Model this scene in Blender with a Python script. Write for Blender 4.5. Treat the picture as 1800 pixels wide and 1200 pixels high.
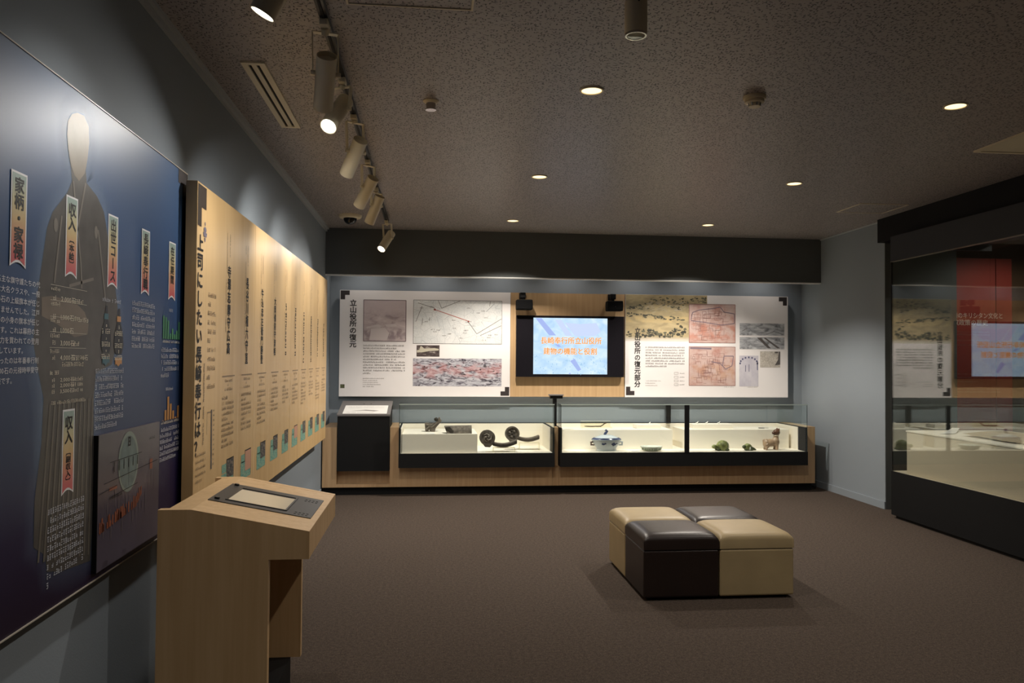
import bpy, bmesh, math, random
from mathutils import Vector, Matrix

for o in list(bpy.data.objects):
    bpy.data.objects.remove(o, do_unlink=True)
SC = bpy.context.scene
COL = SC.collection

# ------------------------------------------------------------------ camera
F_PX, YAW, PITCH, ROLL = 1400.0, 0.1034, 0.0225, 0.0072
cd = bpy.data.cameras.new('camera')
cd.sensor_width = 36.0
cd.lens = F_PX / 1800.0 * 36.0
cd.clip_start, cd.clip_end = 0.05, 60
cam = bpy.data.objects.new('camera', cd)
COL.objects.link(cam)
fw = Vector((math.sin(YAW) * math.cos(PITCH), math.cos(YAW) * math.cos(PITCH), math.sin(PITCH)))
rt = Vector((math.cos(YAW), -math.sin(YAW), 0))
up = rt.cross(fw)
r2 = rt * math.cos(ROLL) + up * math.sin(ROLL)
u2 = up * math.cos(ROLL) - rt * math.sin(ROLL)
cam.matrix_world = Matrix(((r2.x, u2.x, -fw.x, 0.0), (r2.y, u2.y, -fw.y, 0.0), (r2.z, u2.z, -fw.z, 1.5), (0, 0, 0, 1)))
SC.camera = cam

# ------------------------------------------------------------------ world, exposure, light levels
w = bpy.data.worlds.new('world'); SC.world = w; w.use_nodes = True
w.node_tree.nodes['Background'].inputs[0].default_value = (0.5, 0.5, 0.5, 1)
w.node_tree.nodes['Background'].inputs[1].default_value = 0.0
SC.view_settings.view_transform = 'Standard'
SC.view_settings.look = 'None'
SC.view_settings.gamma = 1.0
SC.view_settings.use_curve_mapping = False
SC.view_settings.exposure = 0.0
SC.cycles.use_denoising = True
SC.cycles.max_bounces = 10
SC.cycles.diffuse_bounces = 6
SC.cycles.transparent_max_bounces = 32
DOWN_W, DOWN_C = 84.0, (1.0, 0.91, 0.80)
TRACK_W, TRACK_C = 62.0, (1.0, 0.95, 0.88)
COVE_W, COVE_C = 10.0, (1.0, 0.92, 0.84)
SCREEN_E = 1.05
CASE_W = 12.0
PASSAGE_FILL_W = 30.0

# ------------------------------------------------------------------ glyphs (default font), cached before anything is built
_G = {}
def glyph(ch, bold=0.0):
    k = ch; bold = 0.0
    if k in _G:
        return _G[k]
    c = bpy.data.curves.new('g', 'FONT'); c.body = ch; c.resolution_u = 2; c.offset = bold
    o = bpy.data.objects.new('g', c); COL.objects.link(o)
    dg = bpy.context.evaluated_depsgraph_get()
    m = bpy.data.meshes.new_from_object(o.evaluated_get(dg))
    vs = [(v.co.x, v.co.y) for v in m.vertices]
    fs = [tuple(p.vertices) for p in m.polygons]
    bpy.data.objects.remove(o, do_unlink=True); bpy.data.curves.remove(c); bpy.data.meshes.remove(m)
    if vs:
        xs = [v[0] for v in vs]
        wdt = max(xs) - min(xs)
    else:
        wdt = 0.3
    wide = ord(ch) > 0x2000
    _G[k] = (vs, fs, 1.0 if wide else (wdt + 0.09), wide, (min(v[0] for v in vs) if vs else 0))
    return _G[k]

T_TITLE1 = '立山役所の復元'; T_TITLE2 = '立山役所の復元部分'
T_BOSS = '上司にしたい長崎奉行は？'
T_BAN = ['家柄・家禄', '収入〔本給〕', '出世コース', '長崎奉行職', '在任期間', '収入〔副収入〕']
T_NAMES = ['寺澤志摩守広高', '長谷川権六守直', '牛込忠左衛門勝登', '大岡備前守清相']
T_SCR = ['長崎奉行所立山役所', '建物の機能と役割']
T_RED = ['長崎のキリシタン文化と', '禁教政策の歴史']
T_BODY = ['格は、近代の名主な旗守護たちの代', '大正墓碑のような大名クラスや、一般', '0,000石、6,000石の上級旗本が任じ',
          'とも少なくありませんでした。江戸', 'と1,000石以下の小身の旗本が任じ', 'が多くなります。これは幕府の主',
          '石高よりも実力を買われての登用', 'れたことを示しています。', '番が最も多かったのは年番奉行制',
          'なかったのは1,200石の元禄時甲斐守', '000俵です。']
for s in [T_TITLE1, T_TITLE2, T_BOSS] + T_BAN + T_NAMES:
    for ch in s: glyph(ch, 0.022)
for s in T_SCR:
    for ch in s: glyph(ch, 0.02); glyph(ch, 0.05)
for s in T_RED + T_BODY + ['0123456789,石両上']:
    for ch in s: glyph(ch, 0.008)

# ------------------------------------------------------------------ mesh builder
class MB:
    def __init__(s):
        s.v = []; s.f = []; s.uv = []; s.al = []
    def add(s, vs, fs, uvs=None, al=None):
        b = len(s.v)
        s.v += [tuple(v) for v in vs]
        s.uv += uvs if uvs else [(0.5, 0.5)] * len(vs)
        s.al += al if al else [1.0] * len(vs)
        s.f += [tuple(i + b for i in f) for f in fs]
        return s
    def box(s, x0, x1, y0, y1, z0, z1):
        return s.add([(x0, y0, z0), (x1, y0, z0), (x1, y1, z0), (x0, y1, z0), (x0, y0, z1), (x1, y0, z1), (x1, y1, z1), (x0, y1, z1)],
                     [(0, 3, 2, 1), (4, 5, 6, 7), (0, 1, 5, 4), (1, 2, 6, 5), (2, 3, 7, 6), (3, 0, 4, 7)])
    def prism(s, poly, axis, a, b):
        """poly: 2D points in the two other axes (cyclic order), extruded from a to b along axis"""
        def P(p, t):
            if axis == 'y': return (p[0], t, p[1])
            if axis == 'x': return (t, p[0], p[1])
            return (p[0], p[1], t)
        n = len(poly)
        vs = [P(p, a) for p in poly] + [P(p, b) for p in poly]
        fs = [tuple(range(n)), tuple(range(2 * n - 1, n - 1, -1))] + [(i, i + n, (i + 1) % n + n, (i + 1) % n) for i in range(n)]
        return s.add(vs, fs)
    def cyl(s, p0, p1, r0, r1=None, n=20, caps=True):
        p0 = Vector(p0); p1 = Vector(p1); r1 = r0 if r1 is None else r1
        d = (p1 - p0).normalized()
        a = d.orthogonal().normalized(); b = d.cross(a)
        vs = []
        for p, r in ((p0, r0), (p1, r1)):
            for i in range(n):
                t = 2 * math.pi * i / n
                vs.append(p + a * (r * math.cos(t)) + b * (r * math.sin(t)))
        fs = [(i, (i + 1) % n, (i + 1) % n + n, i + n) for i in range(n)]
        if caps: fs += [tuple(range(n - 1, -1, -1)), tuple(range(n, 2 * n))]
        return s.add(vs, fs)
    def tube(s, pts, r, n=8):
        pts = [Vector(p) for p in pts]
        rs = r if isinstance(r, (list, tuple)) else [r] * len(pts)
        vs = []; fs = []
        ref = None
        for i, p in enumerate(pts):
            d = (pts[min(i + 1, len(pts) - 1)] - pts[max(i - 1, 0)]).normalized()
            if ref is None: ref = d.orthogonal().normalized()
            a = (ref - d * ref.dot(d)).normalized(); ref = a; b = d.cross(a)
            for k in range(n):
                t = 2 * math.pi * k / n
                vs.append(p + a * (rs[i] * math.cos(t)) + b * (rs[i] * math.sin(t)))
        for i in range(len(pts) - 1):
            for k in range(n):
                fs.append((i * n + k, i * n + (k + 1) % n, (i + 1) * n + (k + 1) % n, (i + 1) * n + k))
        m = len(pts) - 1
        fs += [tuple(range(n - 1, -1, -1)), tuple(range(m * n, m * n + n))]
        return s.add(vs, fs)
    def lathe(s, prof, c, n=28, sx=1.0, sy=1.0, wob=None):
        vs = []; fs = []
        for (r, z) in prof:
            for k in range(n):
                t = 2 * math.pi * k / n
                q = r * (wob(t, z) if wob else 1.0)
                vs.append((c[0] + q * sx * math.cos(t), c[1] + q * sy * math.sin(t), c[2] + z))
        for i in range(len(prof) - 1):
            for k in range(n):
                fs.append((i * n + k, i * n + (k + 1) % n, (i + 1) * n + (k + 1) % n, (i + 1) * n + k))
        m = len(prof) - 1
        if prof[0][0] > 1e-4: fs.append(tuple(range(n - 1, -1, -1)))
        if prof[m][0] > 1e-4: fs.append(tuple(range(m * n, m * n + n)))
        return s.add(vs, fs)
    def ell(s, c, r, n=16, m=10, rot=None, fn=None):
        vs = []; fs = []
        for i in range(m + 1):
            ph = math.pi * i / m
            for k in range(n):
                t = 2 * math.pi * k / n
                p = Vector((math.sin(ph) * math.cos(t), math.sin(ph) * math.sin(t), math.cos(ph)))
                if fn: p = p * fn(p)
                p = Vector((p.x * r[0], p.y * r[1], p.z * r[2]))
                if rot is not None: p = rot @ p
                vs.append(Vector(c) + p)
        for i in range(m):
            for k in range(n):
                fs.append((i * n + k, (i + 1) * n + k, (i + 1) * n + (k + 1) % n, i * n + (k + 1) % n))
        return s.add(vs, fs)
    # --- flat print on a plane
    def poly(s, pl, pts, off=0.001, uv=False, al=None):
        if uv:
            us = [p[0] for p in pts]; vs_ = [p[1] for p in pts]
            du = max(us) - min(us) or 1; dv = max(vs_) - min(vs_) or 1
            uvs = [((p[0] - min(us)) / du, (p[1] - min(vs_)) / dv) for p in pts]
        else: uvs = None
        return s.add([pl(p[0], p[1], off) for p in pts], [tuple(range(len(pts)))], uvs, al)
    def rect(s, pl, u0, u1, v0, v1, off=0.001):
        return s.poly(pl, [(u0, v0), (u1, v0), (u1, v1), (u0, v1)], off, True)
    def line(s, pl, a, b, wd, off=0.001):
        d = Vector((b[0] - a[0], b[1] - a[1])); l = d.length or 1e-6
        n = Vector((-d.y, d.x)) / l * wd / 2
        return s.poly(pl, [(a[0] - n.x, a[1] - n.y), (b[0] - n.x, b[1] - n.y), (b[0] + n.x, b[1] + n.y), (a[0] + n.x, a[1] + n.y)], off)
    def char(s, pl, ch, cu, cv, su, sv=None, bold=0.0, off=0.0015, rot=0):
        sv = su if sv is None else sv
        vs, fs, adv, wide, x0 = glyph(ch)
        if not vs: return s
        b = bold
        sh = [(0, 0)] if b < 0.012 else ([(-b, -b), (b, -b), (b, b), (-b, b)] if b < 0.03 else [(b * math.cos(k * math.pi / 4), b * math.sin(k * math.pi / 4)) for k in range(8)])
        for ci, (dx, dy) in enumerate(sh):
            out = []
            for (x, y) in vs:
                X = x - (0.5 if wide else x0 + adv / 2) + dx; Y = y - 0.38 + dy
                if rot: X, Y = Y, -X
                out.append(pl(cu + X * su, cv + Y * sv, off + ci * 0.0001))
            s.add(out, fs)
        return s
    def htext(s, pl, txt, u, v, su, sv=None, bold=0.0, off=0.0015, pitch=1.0, fit=None):
        advs = [glyph(c, bold)[2] for c in txt]
        if fit: su = fit / (sum(advs) * pitch); sv = sv or su
        x = u
        for ch, a in zip(txt, advs):
            s.char(pl, ch, x + a * su / 2, v, su, sv, bold, off); x += a * su * pitch
        return s
    def vtext(s, pl, txt, cu, vtop, vbot, su, sv=None, bold=0.022, off=0.0015):
        step = (vtop - vbot) / len(txt)
        for i, ch in enumerate(txt):
            s.char(pl, ch, cu, vtop - step * (i + 0.5), su, sv or step, bold, off, rot=1 if ch in 'ー〔〕' else 0)
        return s
    def scribble(s, pl, u0, u1, v, h, rng, off=0.0015, asp=0.92, fill=0.94, vertical=False, v1=None):
        """a printed line too small to read: one cell of strokes per character"""
        if vertical:
            cells = []; y = v
            while y - h > v1:
                if rng.random() < fill: cells.append((u0, y - h * 0.5))
                y -= h
            cw = u1
            for (cu, cv) in cells: s._cell(pl, cu, cv, cw, h * 0.9, rng, off)
            return s
        x = u0; cw = h * asp
        while x + cw <= u1 + 1e-6:
            if rng.random() < fill: s._cell(pl, x + cw / 2, v, cw * 0.86, h, rng, off)
            x += cw
        return s
    def _cell(s, pl, cu, cv, cw, ch, rng, off):
        t = ch * 0.17
        for k in range(rng.choice((2, 3, 3))):
            y = cv + ch * (-0.42 + 0.42 * k + rng.uniform(-.06, .06)); a = cw * rng.uniform(.3, .5)
            s.line(pl, (cu - a, y), (cu + a * rng.uniform(.5, 1), y), t, off)
        for k in range(rng.choice((1, 1, 2))):
            x = cu + cw * rng.uniform(-.35, .35)
            s.line(pl, (x, cv - ch * .45), (x, cv + ch * rng.uniform(0, .45)), t, off)

def P_left(x):   return lambda u, v, o=0.0: (x + o, u, v)
def P_back(y):   return lambda u, v, o=0.0: (u, y - o, v)

def origin(o):
    p = Vector((0, 0, 0))
    while o is not None:
        p += o.location; o = o.parent
    return p

def build(name, mb, mat, parent=None, smooth=False, bevel=0.0, seg=2, label=None, kind=None):
    base = origin(parent)
    me = bpy.data.meshes.new(name)
    me.from_pydata([(x - base.x, y - base.y, z - base.z) for (x, y, z) in mb.v], [], mb.f)
    uvl = me.uv_layers.new(name='UVMap')
    for l in me.loops: uvl.data[l.index].uv = mb.uv[l.vertex_index]
    if any(a != 1.0 for a in mb.al):
        at = me.attributes.new('fade', 'FLOAT', 'POINT')
        for i, a in enumerate(mb.al): at.data[i].value = a
    if bevel > 0 or smooth:
        bm = bmesh.new(); bm.from_mesh(me)
        bmesh.ops.recalc_face_normals(bm, faces=bm.faces)
        if bevel > 0:
            es = [e for e in bm.edges if len(e.link_faces) == 2 and e.calc_face_angle(0) > 0.5]
            bmesh.ops.bevel(bm, geom=es, offset=bevel, segments=seg, profile=0.5, affect='EDGES', clamp_overlap=True)
        bm.to_mesh(me); bm.free()
    if smooth:
        me.shade_smooth(); me.set_sharp_from_angle(angle=math.radians(38))
    me.materials.append(mat)
    o = bpy.data.objects.new(name, me)
    COL.objects.link(o)
    if parent is not None: o.parent = parent
    if label: o['label'] = label
    if kind: o['kind'] = kind
    return o

def thing(name, loc, label, cat, group=None):
    o = bpy.data.objects.new(name, None); COL.objects.link(o)
    o.empty_display_size = 0.1
    o.location = loc; o['label'] = label; o['category'] = cat
    if group: o['group'] = group
    return o

def tag(o, label, cat, group=None):
    o['label'] = label; o['category'] = cat
    if group: o['group'] = group
    return o

def copy_tree(o, parent=None):
    c = o.copy(); COL.objects.link(c)
    if parent is not None: c.parent = parent
    for ch in list(o.children): copy_tree(ch, c)
    return c

def struct(name, mb, mat, bevel=0.0):
    o = build(name, mb, mat, None, bevel=bevel); o['kind'] = 'structure'; return o

def spot(name, loc, target, watts, col, deg, blend, radius, parent=None):
    l = bpy.data.lights.new(name, 'SPOT'); l.energy = watts; l.color = col
    l.spot_size = math.radians(deg); l.spot_blend = blend; l.shadow_soft_size = radius
    o = bpy.data.objects.new(name, l); COL.objects.link(o)
    base = origin(parent)
    o.location = Vector(loc) - base
    o.rotation_euler = (Vector(target) - Vector(loc)).to_track_quat('-Z', 'Y').to_euler()
    if parent is not None: o.parent = parent
    return o

# ------------------------------------------------------------------ materials
def _new(name):
    m = bpy.data.materials.new(name); m.use_nodes = True
    nt = m.node_tree
    return m, nt, nt.nodes, nt.links, nt.nodes['Principled BSDF']

def mat(name, col, rough=0.5, metal=0.0, spec=0.5, var=None, bump=None, emit=None, coat=0.0):
    m, nt, N, L, b = _new(name)
    b.inputs['Base Color'].default_value = (*col, 1); b.inputs['Roughness'].default_value = rough
    b.inputs['Metallic'].default_value = metal; b.inputs['Specular IOR Level'].default_value = spec
    b.inputs['Coat Weight'].default_value = coat
    tc = N.new('ShaderNodeTexCoord')
    if var:
        sc, amt = var
        n = N.new('ShaderNodeTexNoise'); n.inputs['Scale'].default_value = sc; n.inputs['Detail'].default_value = 5
        L.new(tc.outputs['Object'], n.inputs['Vector'])
        r = N.new('ShaderNodeValToRGB')
        r.color_ramp.elements[0].position = 0.3; r.color_ramp.elements[1].position = 0.7
        r.color_ramp.elements[0].color = (*[c * (1 - amt) for c in col], 1)
        r.color_ramp.elements[1].color = (*[min(1, c * (1 + amt)) for c in col], 1)
        L.new(n.outputs['Fac'], r.inputs['Fac']); L.new(r.outputs['Color'], b.inputs['Base Color'])
    if bump:
        sc, st, di = bump
        n = N.new('ShaderNodeTexNoise'); n.inputs['Scale'].default_value = sc; n.inputs['Detail'].default_value = 4
        L.new(tc.outputs['Object'], n.inputs['Vector'])
        bp = N.new('ShaderNodeBump'); bp.inputs['Strength'].default_value = st; bp.inputs['Distance'].default_value = di
        L.new(n.outputs['Fac'], bp.inputs['Height']); L.new(bp.outputs['Normal'], b.inputs['Normal'])
    if emit:
        b.inputs['Emission Color'].default_value = (*emit[0], 1); b.inputs['Emission Strength'].default_value = emit[1]
    return m

def wood(name, c1, c2, rough=0.42, grain=(38, 38, 1.3), coat=0.0):
    m, nt, N, L, b = _new(name)
    tc = N.new('ShaderNodeTexCoord'); mp = N.new('ShaderNodeMapping'); mp.inputs['Scale'].default_value = grain
    L.new(tc.outputs['Object'], mp.inputs['Vector'])
    n = N.new('ShaderNodeTexNoise'); n.inputs['Scale'].default_value = 1.0; n.inputs['Detail'].default_value = 6; n.inputs['Roughness'].default_value = 0.62
    n.inputs['Distortion'].default_value = 0.4
    L.new(mp.outputs['Vector'], n.inputs['Vector'])
    r = N.new('ShaderNodeValToRGB'); r.color_ramp.elements[0].position = 0.28; r.color_ramp.elements[1].position = 0.72
    r.color_ramp.elements[0].color = (*c1, 1); r.color_ramp.elements[1].color = (*c2, 1)
    L.new(n.outputs['Fac'], r.inputs['Fac']); L.new(r.outputs['Color'], b.inputs['Base Color'])
    b.inputs['Roughness'].default_value = rough; b.inputs['Coat Weight'].default_value = coat; b.inputs['Coat Roughness'].default_value = 0.3
    return m

def glass(name, ior, tint=(0.97, 0.99, 0.985)):
    m = bpy.data.materials.new(name); m.use_nodes = True
    nt = m.node_tree; N = nt.nodes; L = nt.links; N.clear()
    out = N.new('ShaderNodeOutputMaterial'); mx = N.new('ShaderNodeMixShader')
    t = N.new('ShaderNodeBsdfTransparent'); t.inputs[0].default_value = (*tint, 1)
    g = N.new('ShaderNodeBsdfGlossy'); g.inputs['Roughness'].default_value = 0.0; g.inputs['Color'].default_value = (1, 1, 1, 1)
    # Schlick reflectance, the same from both sides of the pane
    geo = N.new('ShaderNodeNewGeometry'); dt = N.new('ShaderNodeVectorMath'); dt.operation = 'DOT_PRODUCT'
    L.new(geo.outputs['Normal'], dt.inputs[0]); L.new(geo.outputs['Incoming'], dt.inputs[1])
    ab = N.new('ShaderNodeMath'); ab.operation = 'ABSOLUTE'; L.new(dt.outputs['Value'], ab.inputs[0])
    sb = N.new('ShaderNodeMath'); sb.operation = 'SUBTRACT'; sb.inputs[0].default_value = 1.0; L.new(ab.outputs[0], sb.inputs[1])
    pw = N.new('ShaderNodeMath'); pw.operation = 'POWER'; pw.inputs[1].default_value = 5.0; L.new(sb.outputs[0], pw.inputs[0])
    r0 = ((ior - 1) / (ior + 1)) ** 2
    ma = N.new('ShaderNodeMath'); ma.operation = 'MULTIPLY_ADD'; ma.inputs[1].default_value = 1 - r0; ma.inputs[2].default_value = r0; L.new(pw.outputs[0], ma.inputs[0])
    L.new(ma.outputs[0], mx.inputs[0]); L.new(t.outputs[0], mx.inputs[1]); L.new(g.outputs[0], mx.inputs[2])
    L.new(mx.outputs[0], out.inputs[0])
    return m

def pic(name, stops, su=4, sv=4, det=6, dist=0.0, rough=0.6, overlay=None, rel=0.5, vor=None, grad=None):
    """printed picture: tones from noise over the print's own UV; overlay = (v0, v1, colour, amount) band; vor = (scale, width, colour) drawn lines;
    grad = list of (v, colour, amount) blended along v"""
    m, nt, N, L, b = _new(name)
    b.inputs['Roughness'].default_value = rough; b.inputs['Specular IOR Level'].default_value = 0.3
    tc = N.new('ShaderNodeTexCoord'); mp = N.new('ShaderNodeMapping'); mp.inputs['Scale'].default_value = (su, sv, 1)
    L.new(tc.outputs['UV'], mp.inputs['Vector'])
    n = N.new('ShaderNodeTexNoise'); n.inputs['Scale'].default_value = 1; n.inputs['Detail'].default_value = det; n.inputs['Roughness'].default_value = rel + 0.1
    n.inputs['Distortion'].default_value = dist
    L.new(mp.outputs['Vector'], n.inputs['Vector'])
    r = N.new('ShaderNodeValToRGB')
    while len(r.color_ramp.elements) < len(stops): r.color_ramp.elements.new(0.5)
    for e, (p, c) in zip(r.color_ramp.elements, stops): e.position = p; e.color = (*c, 1)
    L.new(n.outputs['Fac'], r.inputs['Fac'])
    col = r.outputs['Color']
    sep = N.new('ShaderNodeSeparateXYZ'); L.new(tc.outputs['UV'], sep.inputs[0])
    def mixin(fac, c):
        nonlocal col
        mx = N.new('ShaderNodeMix'); mx.data_type = 'RGBA'
        L.new(fac, mx.inputs[0]); L.new(col, mx.inputs[6]); mx.inputs[7].default_value = (*c, 1)
        col = mx.outputs[2]
    if overlay:
        for (v0, v1, c, amt) in overlay:
            n2 = N.new('ShaderNodeTexNoise'); n2.inputs['Scale'].default_value = 7; n2.inputs['Detail'].default_value = 3
            mp2 = N.new('ShaderNodeMapping'); mp2.inputs['Scale'].default_value = (1.0, 0.6, 1); mp2.inputs['Location'].default_value = (v0 * 9, 3.3, 0)
            L.new(tc.outputs['UV'], mp2.inputs['Vector']); L.new(mp2.outputs[0], n2.inputs['Vector'])
            a = N.new('ShaderNodeMapRange'); a.interpolation_type = 'SMOOTHSTEP'
            a.inputs[1].default_value = (v1 - v0) / 2; a.inputs[2].default_value = (v1 - v0) / 4; a.inputs[3].default_value = 0; a.inputs[4].default_value = 1
            ab = N.new('ShaderNodeMath'); ab.operation = 'SUBTRACT'; ab.inputs[1].default_value = (v0 + v1) / 2; L.new(sep.outputs[1], ab.inputs[0])
            ab2 = N.new('ShaderNodeMath'); ab2.operation = 'ABSOLUTE'; L.new(ab.outputs[0], ab2.inputs[0]); L.new(ab2.outputs[0], a.inputs[0])
            q = N.new('ShaderNodeMapRange'); q.inputs[1].default_value = 0.42; q.inputs[2].default_value = 0.56; L.new(n2.outputs['Fac'], q.inputs[0])
            mu = N.new('ShaderNodeMath'); mu.operation = 'MULTIPLY'; L.new(a.outputs[0], mu.inputs[0]); L.new(q.outputs[0], mu.inputs[1])
            mu2 = N.new('ShaderNodeMath'); mu2.operation = 'MULTIPLY'; mu2.inputs[1].default_value = amt; L.new(mu.outputs[0], mu2.inputs[0])
            mixin(mu2.outputs[0], c)
    if grad:
        for (v0, v1, c, amt) in grad:
            a = N.new('ShaderNodeMapRange'); a.interpolation_type = 'SMOOTHSTEP'
            a.inputs[1].default_value = v0; a.inputs[2].default_value = v1; a.inputs[3].default_value = 0; a.inputs[4].default_value = amt
            L.new(sep.outputs[1], a.inputs[0]); mixin(a.outputs[0], c)
    if vor:
        for (sx, sy, wd, c) in vor:
            mp3 = N.new('ShaderNodeMapping'); mp3.inputs['Scale'].default_value = (sx, sy, 1); L.new(tc.outputs['UV'], mp3.inputs['Vector'])
            vo = N.new('ShaderNodeTexVoronoi'); vo.feature = 'DISTANCE_TO_EDGE'; vo.inputs['Scale'].default_value = 1
            L.new(mp3.outputs[0], vo.inputs['Vector'])
            a = N.new('ShaderNodeMapRange'); a.inputs[1].default_value = wd; a.inputs[2].default_value = wd * 0.3; a.inputs[3].default_value = 0; a.inputs[4].default_value = 1
            L.new(vo.outputs['Distance'], a.inputs[0]); mixin(a.outputs[0], c)
    L.new(col, b.inputs['Base Color'])
    return m

M = {}
M['wall'] = mat('wall_blue_grey_paint', (0.262, 0.300, 0.336), 0.72, spec=0.25, bump=(160, 0.25, 0.002))
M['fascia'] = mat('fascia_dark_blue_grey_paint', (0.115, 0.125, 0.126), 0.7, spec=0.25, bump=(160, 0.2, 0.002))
M['wall_dark'] = mat('wall_brown_paint', (0.10, 0.055, 0.03), 0.7, spec=0.25)
M['trim'] = mat('trim_grey_paint', (0.40, 0.43, 0.45), 0.55)
M['black'] = mat('black_laminate', (0.0075, 0.0078, 0.0085), 0.6, spec=0.2, bump=(300, 0.15, 0.001))
M['blackmetal'] = mat('black_metal', (0.012, 0.012, 0.013), 0.38, metal=0.3)
M['charcoal'] = mat('charcoal_plate', (0.040, 0.037, 0.034), 0.45)
M['darkgrey'] = mat('dark_grey_laminate', (0.16, 0.15, 0.148), 0.5)
M['cornermark'] = mat('corner_mark_dark_print', (0.030, 0.022, 0.022), 0.6)
M['cream'] = mat('cream_case_lining', (0.88, 0.83, 0.73), 0.7, spec=0.2, bump=(120, 0.1, 0.001))
M['cream2'] = mat('cream_plinth_fabric', (0.62, 0.55, 0.43), 0.8, spec=0.2, bump=(400, 0.2, 0.001))
M['white'] = mat('white_panel_print', (0.82, 0.79, 0.785), 0.5, spec=0.3)
M['paper'] = mat('white_paper', (0.85, 0.84, 0.81), 0.6)
M['fixture'] = mat('cream_fixture_paint', (0.82, 0.75, 0.56), 0.42)
M['fixture_grey'] = mat('grey_fixture_plastic', (0.74, 0.67, 0.50), 0.5)
M['hole'] = mat('dark_opening', (0.006, 0.006, 0.006), 0.8)
M['chrome'] = mat('chrome', (0.6, 0.58, 0.55), 0.15, metal=1.0)
M['woodpanel'] = wood('pale_maple_panel', (0.60, 0.385, 0.165), (0.71, 0.49, 0.24), 0.42, (9, 9, 0.35), coat=0.08)
M['woodboard'] = wood('oak_backing_board', (0.43, 0.275, 0.135), (0.53, 0.355, 0.19), 0.5, (30, 30, 1.2))
M['woodcase'] = wood('oak_counter', (0.42, 0.265, 0.135), (0.54, 0.365, 0.205), 0.45, (30, 30, 1.5))
M['woodconsole'] = wood('ash_console', (0.54, 0.345, 0.165), (0.66, 0.450, 0.240), 0.45, (26, 26, 1.1))
M['glass'] = glass('clear_glass', 1.45)
M['glass2'] = glass('reflective_glass', 1.9, (0.93, 0.95, 0.94))
M['glass3'] = glass('clear_low_reflection_glass', 1.15, (0.95, 0.96, 0.95))
M['acrylic'] = glass('clear_acrylic', 1.35, (0.97, 0.96, 0.88))
M['ink'] = mat('black_ink', (0.016, 0.014, 0.014), 0.6)
M['ink_soft'] = mat('grey_ink', (0.10, 0.088, 0.085), 0.6)
M['ink_mid'] = mat('brown_grey_ink', (0.30, 0.215, 0.135), 0.6)
M['ink_pale'] = mat('pale_grey_ink', (0.30, 0.28, 0.27), 0.6)
M['white_ink'] = mat('white_ink', (0.84, 0.84, 0.86), 0.5)
M['cream_ink'] = mat('cream_ink', (0.84, 0.78, 0.63), 0.5)
M['lamp'] = mat('warm_lamp_glow', (1, 0.9, 0.7), 0.4, emit=((1.0, 0.76, 0.42), 1.9))
M['lampw'] = mat('white_lamp_glow', (1, 1, 1), 0.4, emit=((1.0, 0.96, 0.88), 6.0))

# floor: dark brown loop carpet
def carpet():
    m, nt, N, L, b = _new('brown_loop_carpet')
    tc = N.new('ShaderNodeTexCoord')
    n = N.new('ShaderNodeTexNoise'); n.inputs['Scale'].default_value = 130; n.inputs['Detail'].default_value = 4; n.inputs['Roughness'].default_value = 0.8
    n2 = N.new('ShaderNodeTexNoise'); n2.inputs['Scale'].default_value = 48; n2.inputs['Detail'].default_value = 3; n2.inputs['Roughness'].default_value = 0.7
    L.new(tc.outputs['Object'], n.inputs['Vector']); L.new(tc.outputs['Object'], n2.inputs['Vector'])
    r = N.new('ShaderNodeValToRGB'); r.color_ramp.elements[0].position = 0.3; r.color_ramp.elements[1].position = 0.72
    r.color_ramp.elements[0].color = (0.035, 0.026, 0.021, 1); r.color_ramp.elements[1].color = (0.126, 0.098, 0.079, 1)
    L.new(n.outputs['Fac'], r.inputs['Fac'])
    q = N.new('ShaderNodeMapRange'); q.inputs[1].default_value = 0.3; q.inputs[2].default_value = 0.7; q.inputs[3].default_value = 0.72; q.inputs[4].default_value = 1.22; L.new(n2.outputs['Fac'], q.inputs[0])
    mx = N.new('ShaderNodeMix'); mx.data_type = 'RGBA'; mx.blend_type = 'MULTIPLY'; mx.inputs[0].default_value = 1
    L.new(r.outputs['Color'], mx.inputs[6]); L.new(q.outputs[0], mx.inputs[7]); L.new(mx.outputs[2], b.inputs['Base Color'])
    bp = N.new('ShaderNodeBump'); bp.inputs['Strength'].default_value = 0.7; bp.inputs['Distance'].default_value = 0.006
    L.new(n.outputs['Fac'], bp.inputs['Height']); L.new(bp.outputs['Normal'], b.inputs['Normal'])
    b.inputs['Roughness'].default_value = 0.95; b.inputs['Specular IOR Level'].default_value = 0.1
    return m
M['carpet'] = carpet()

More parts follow.
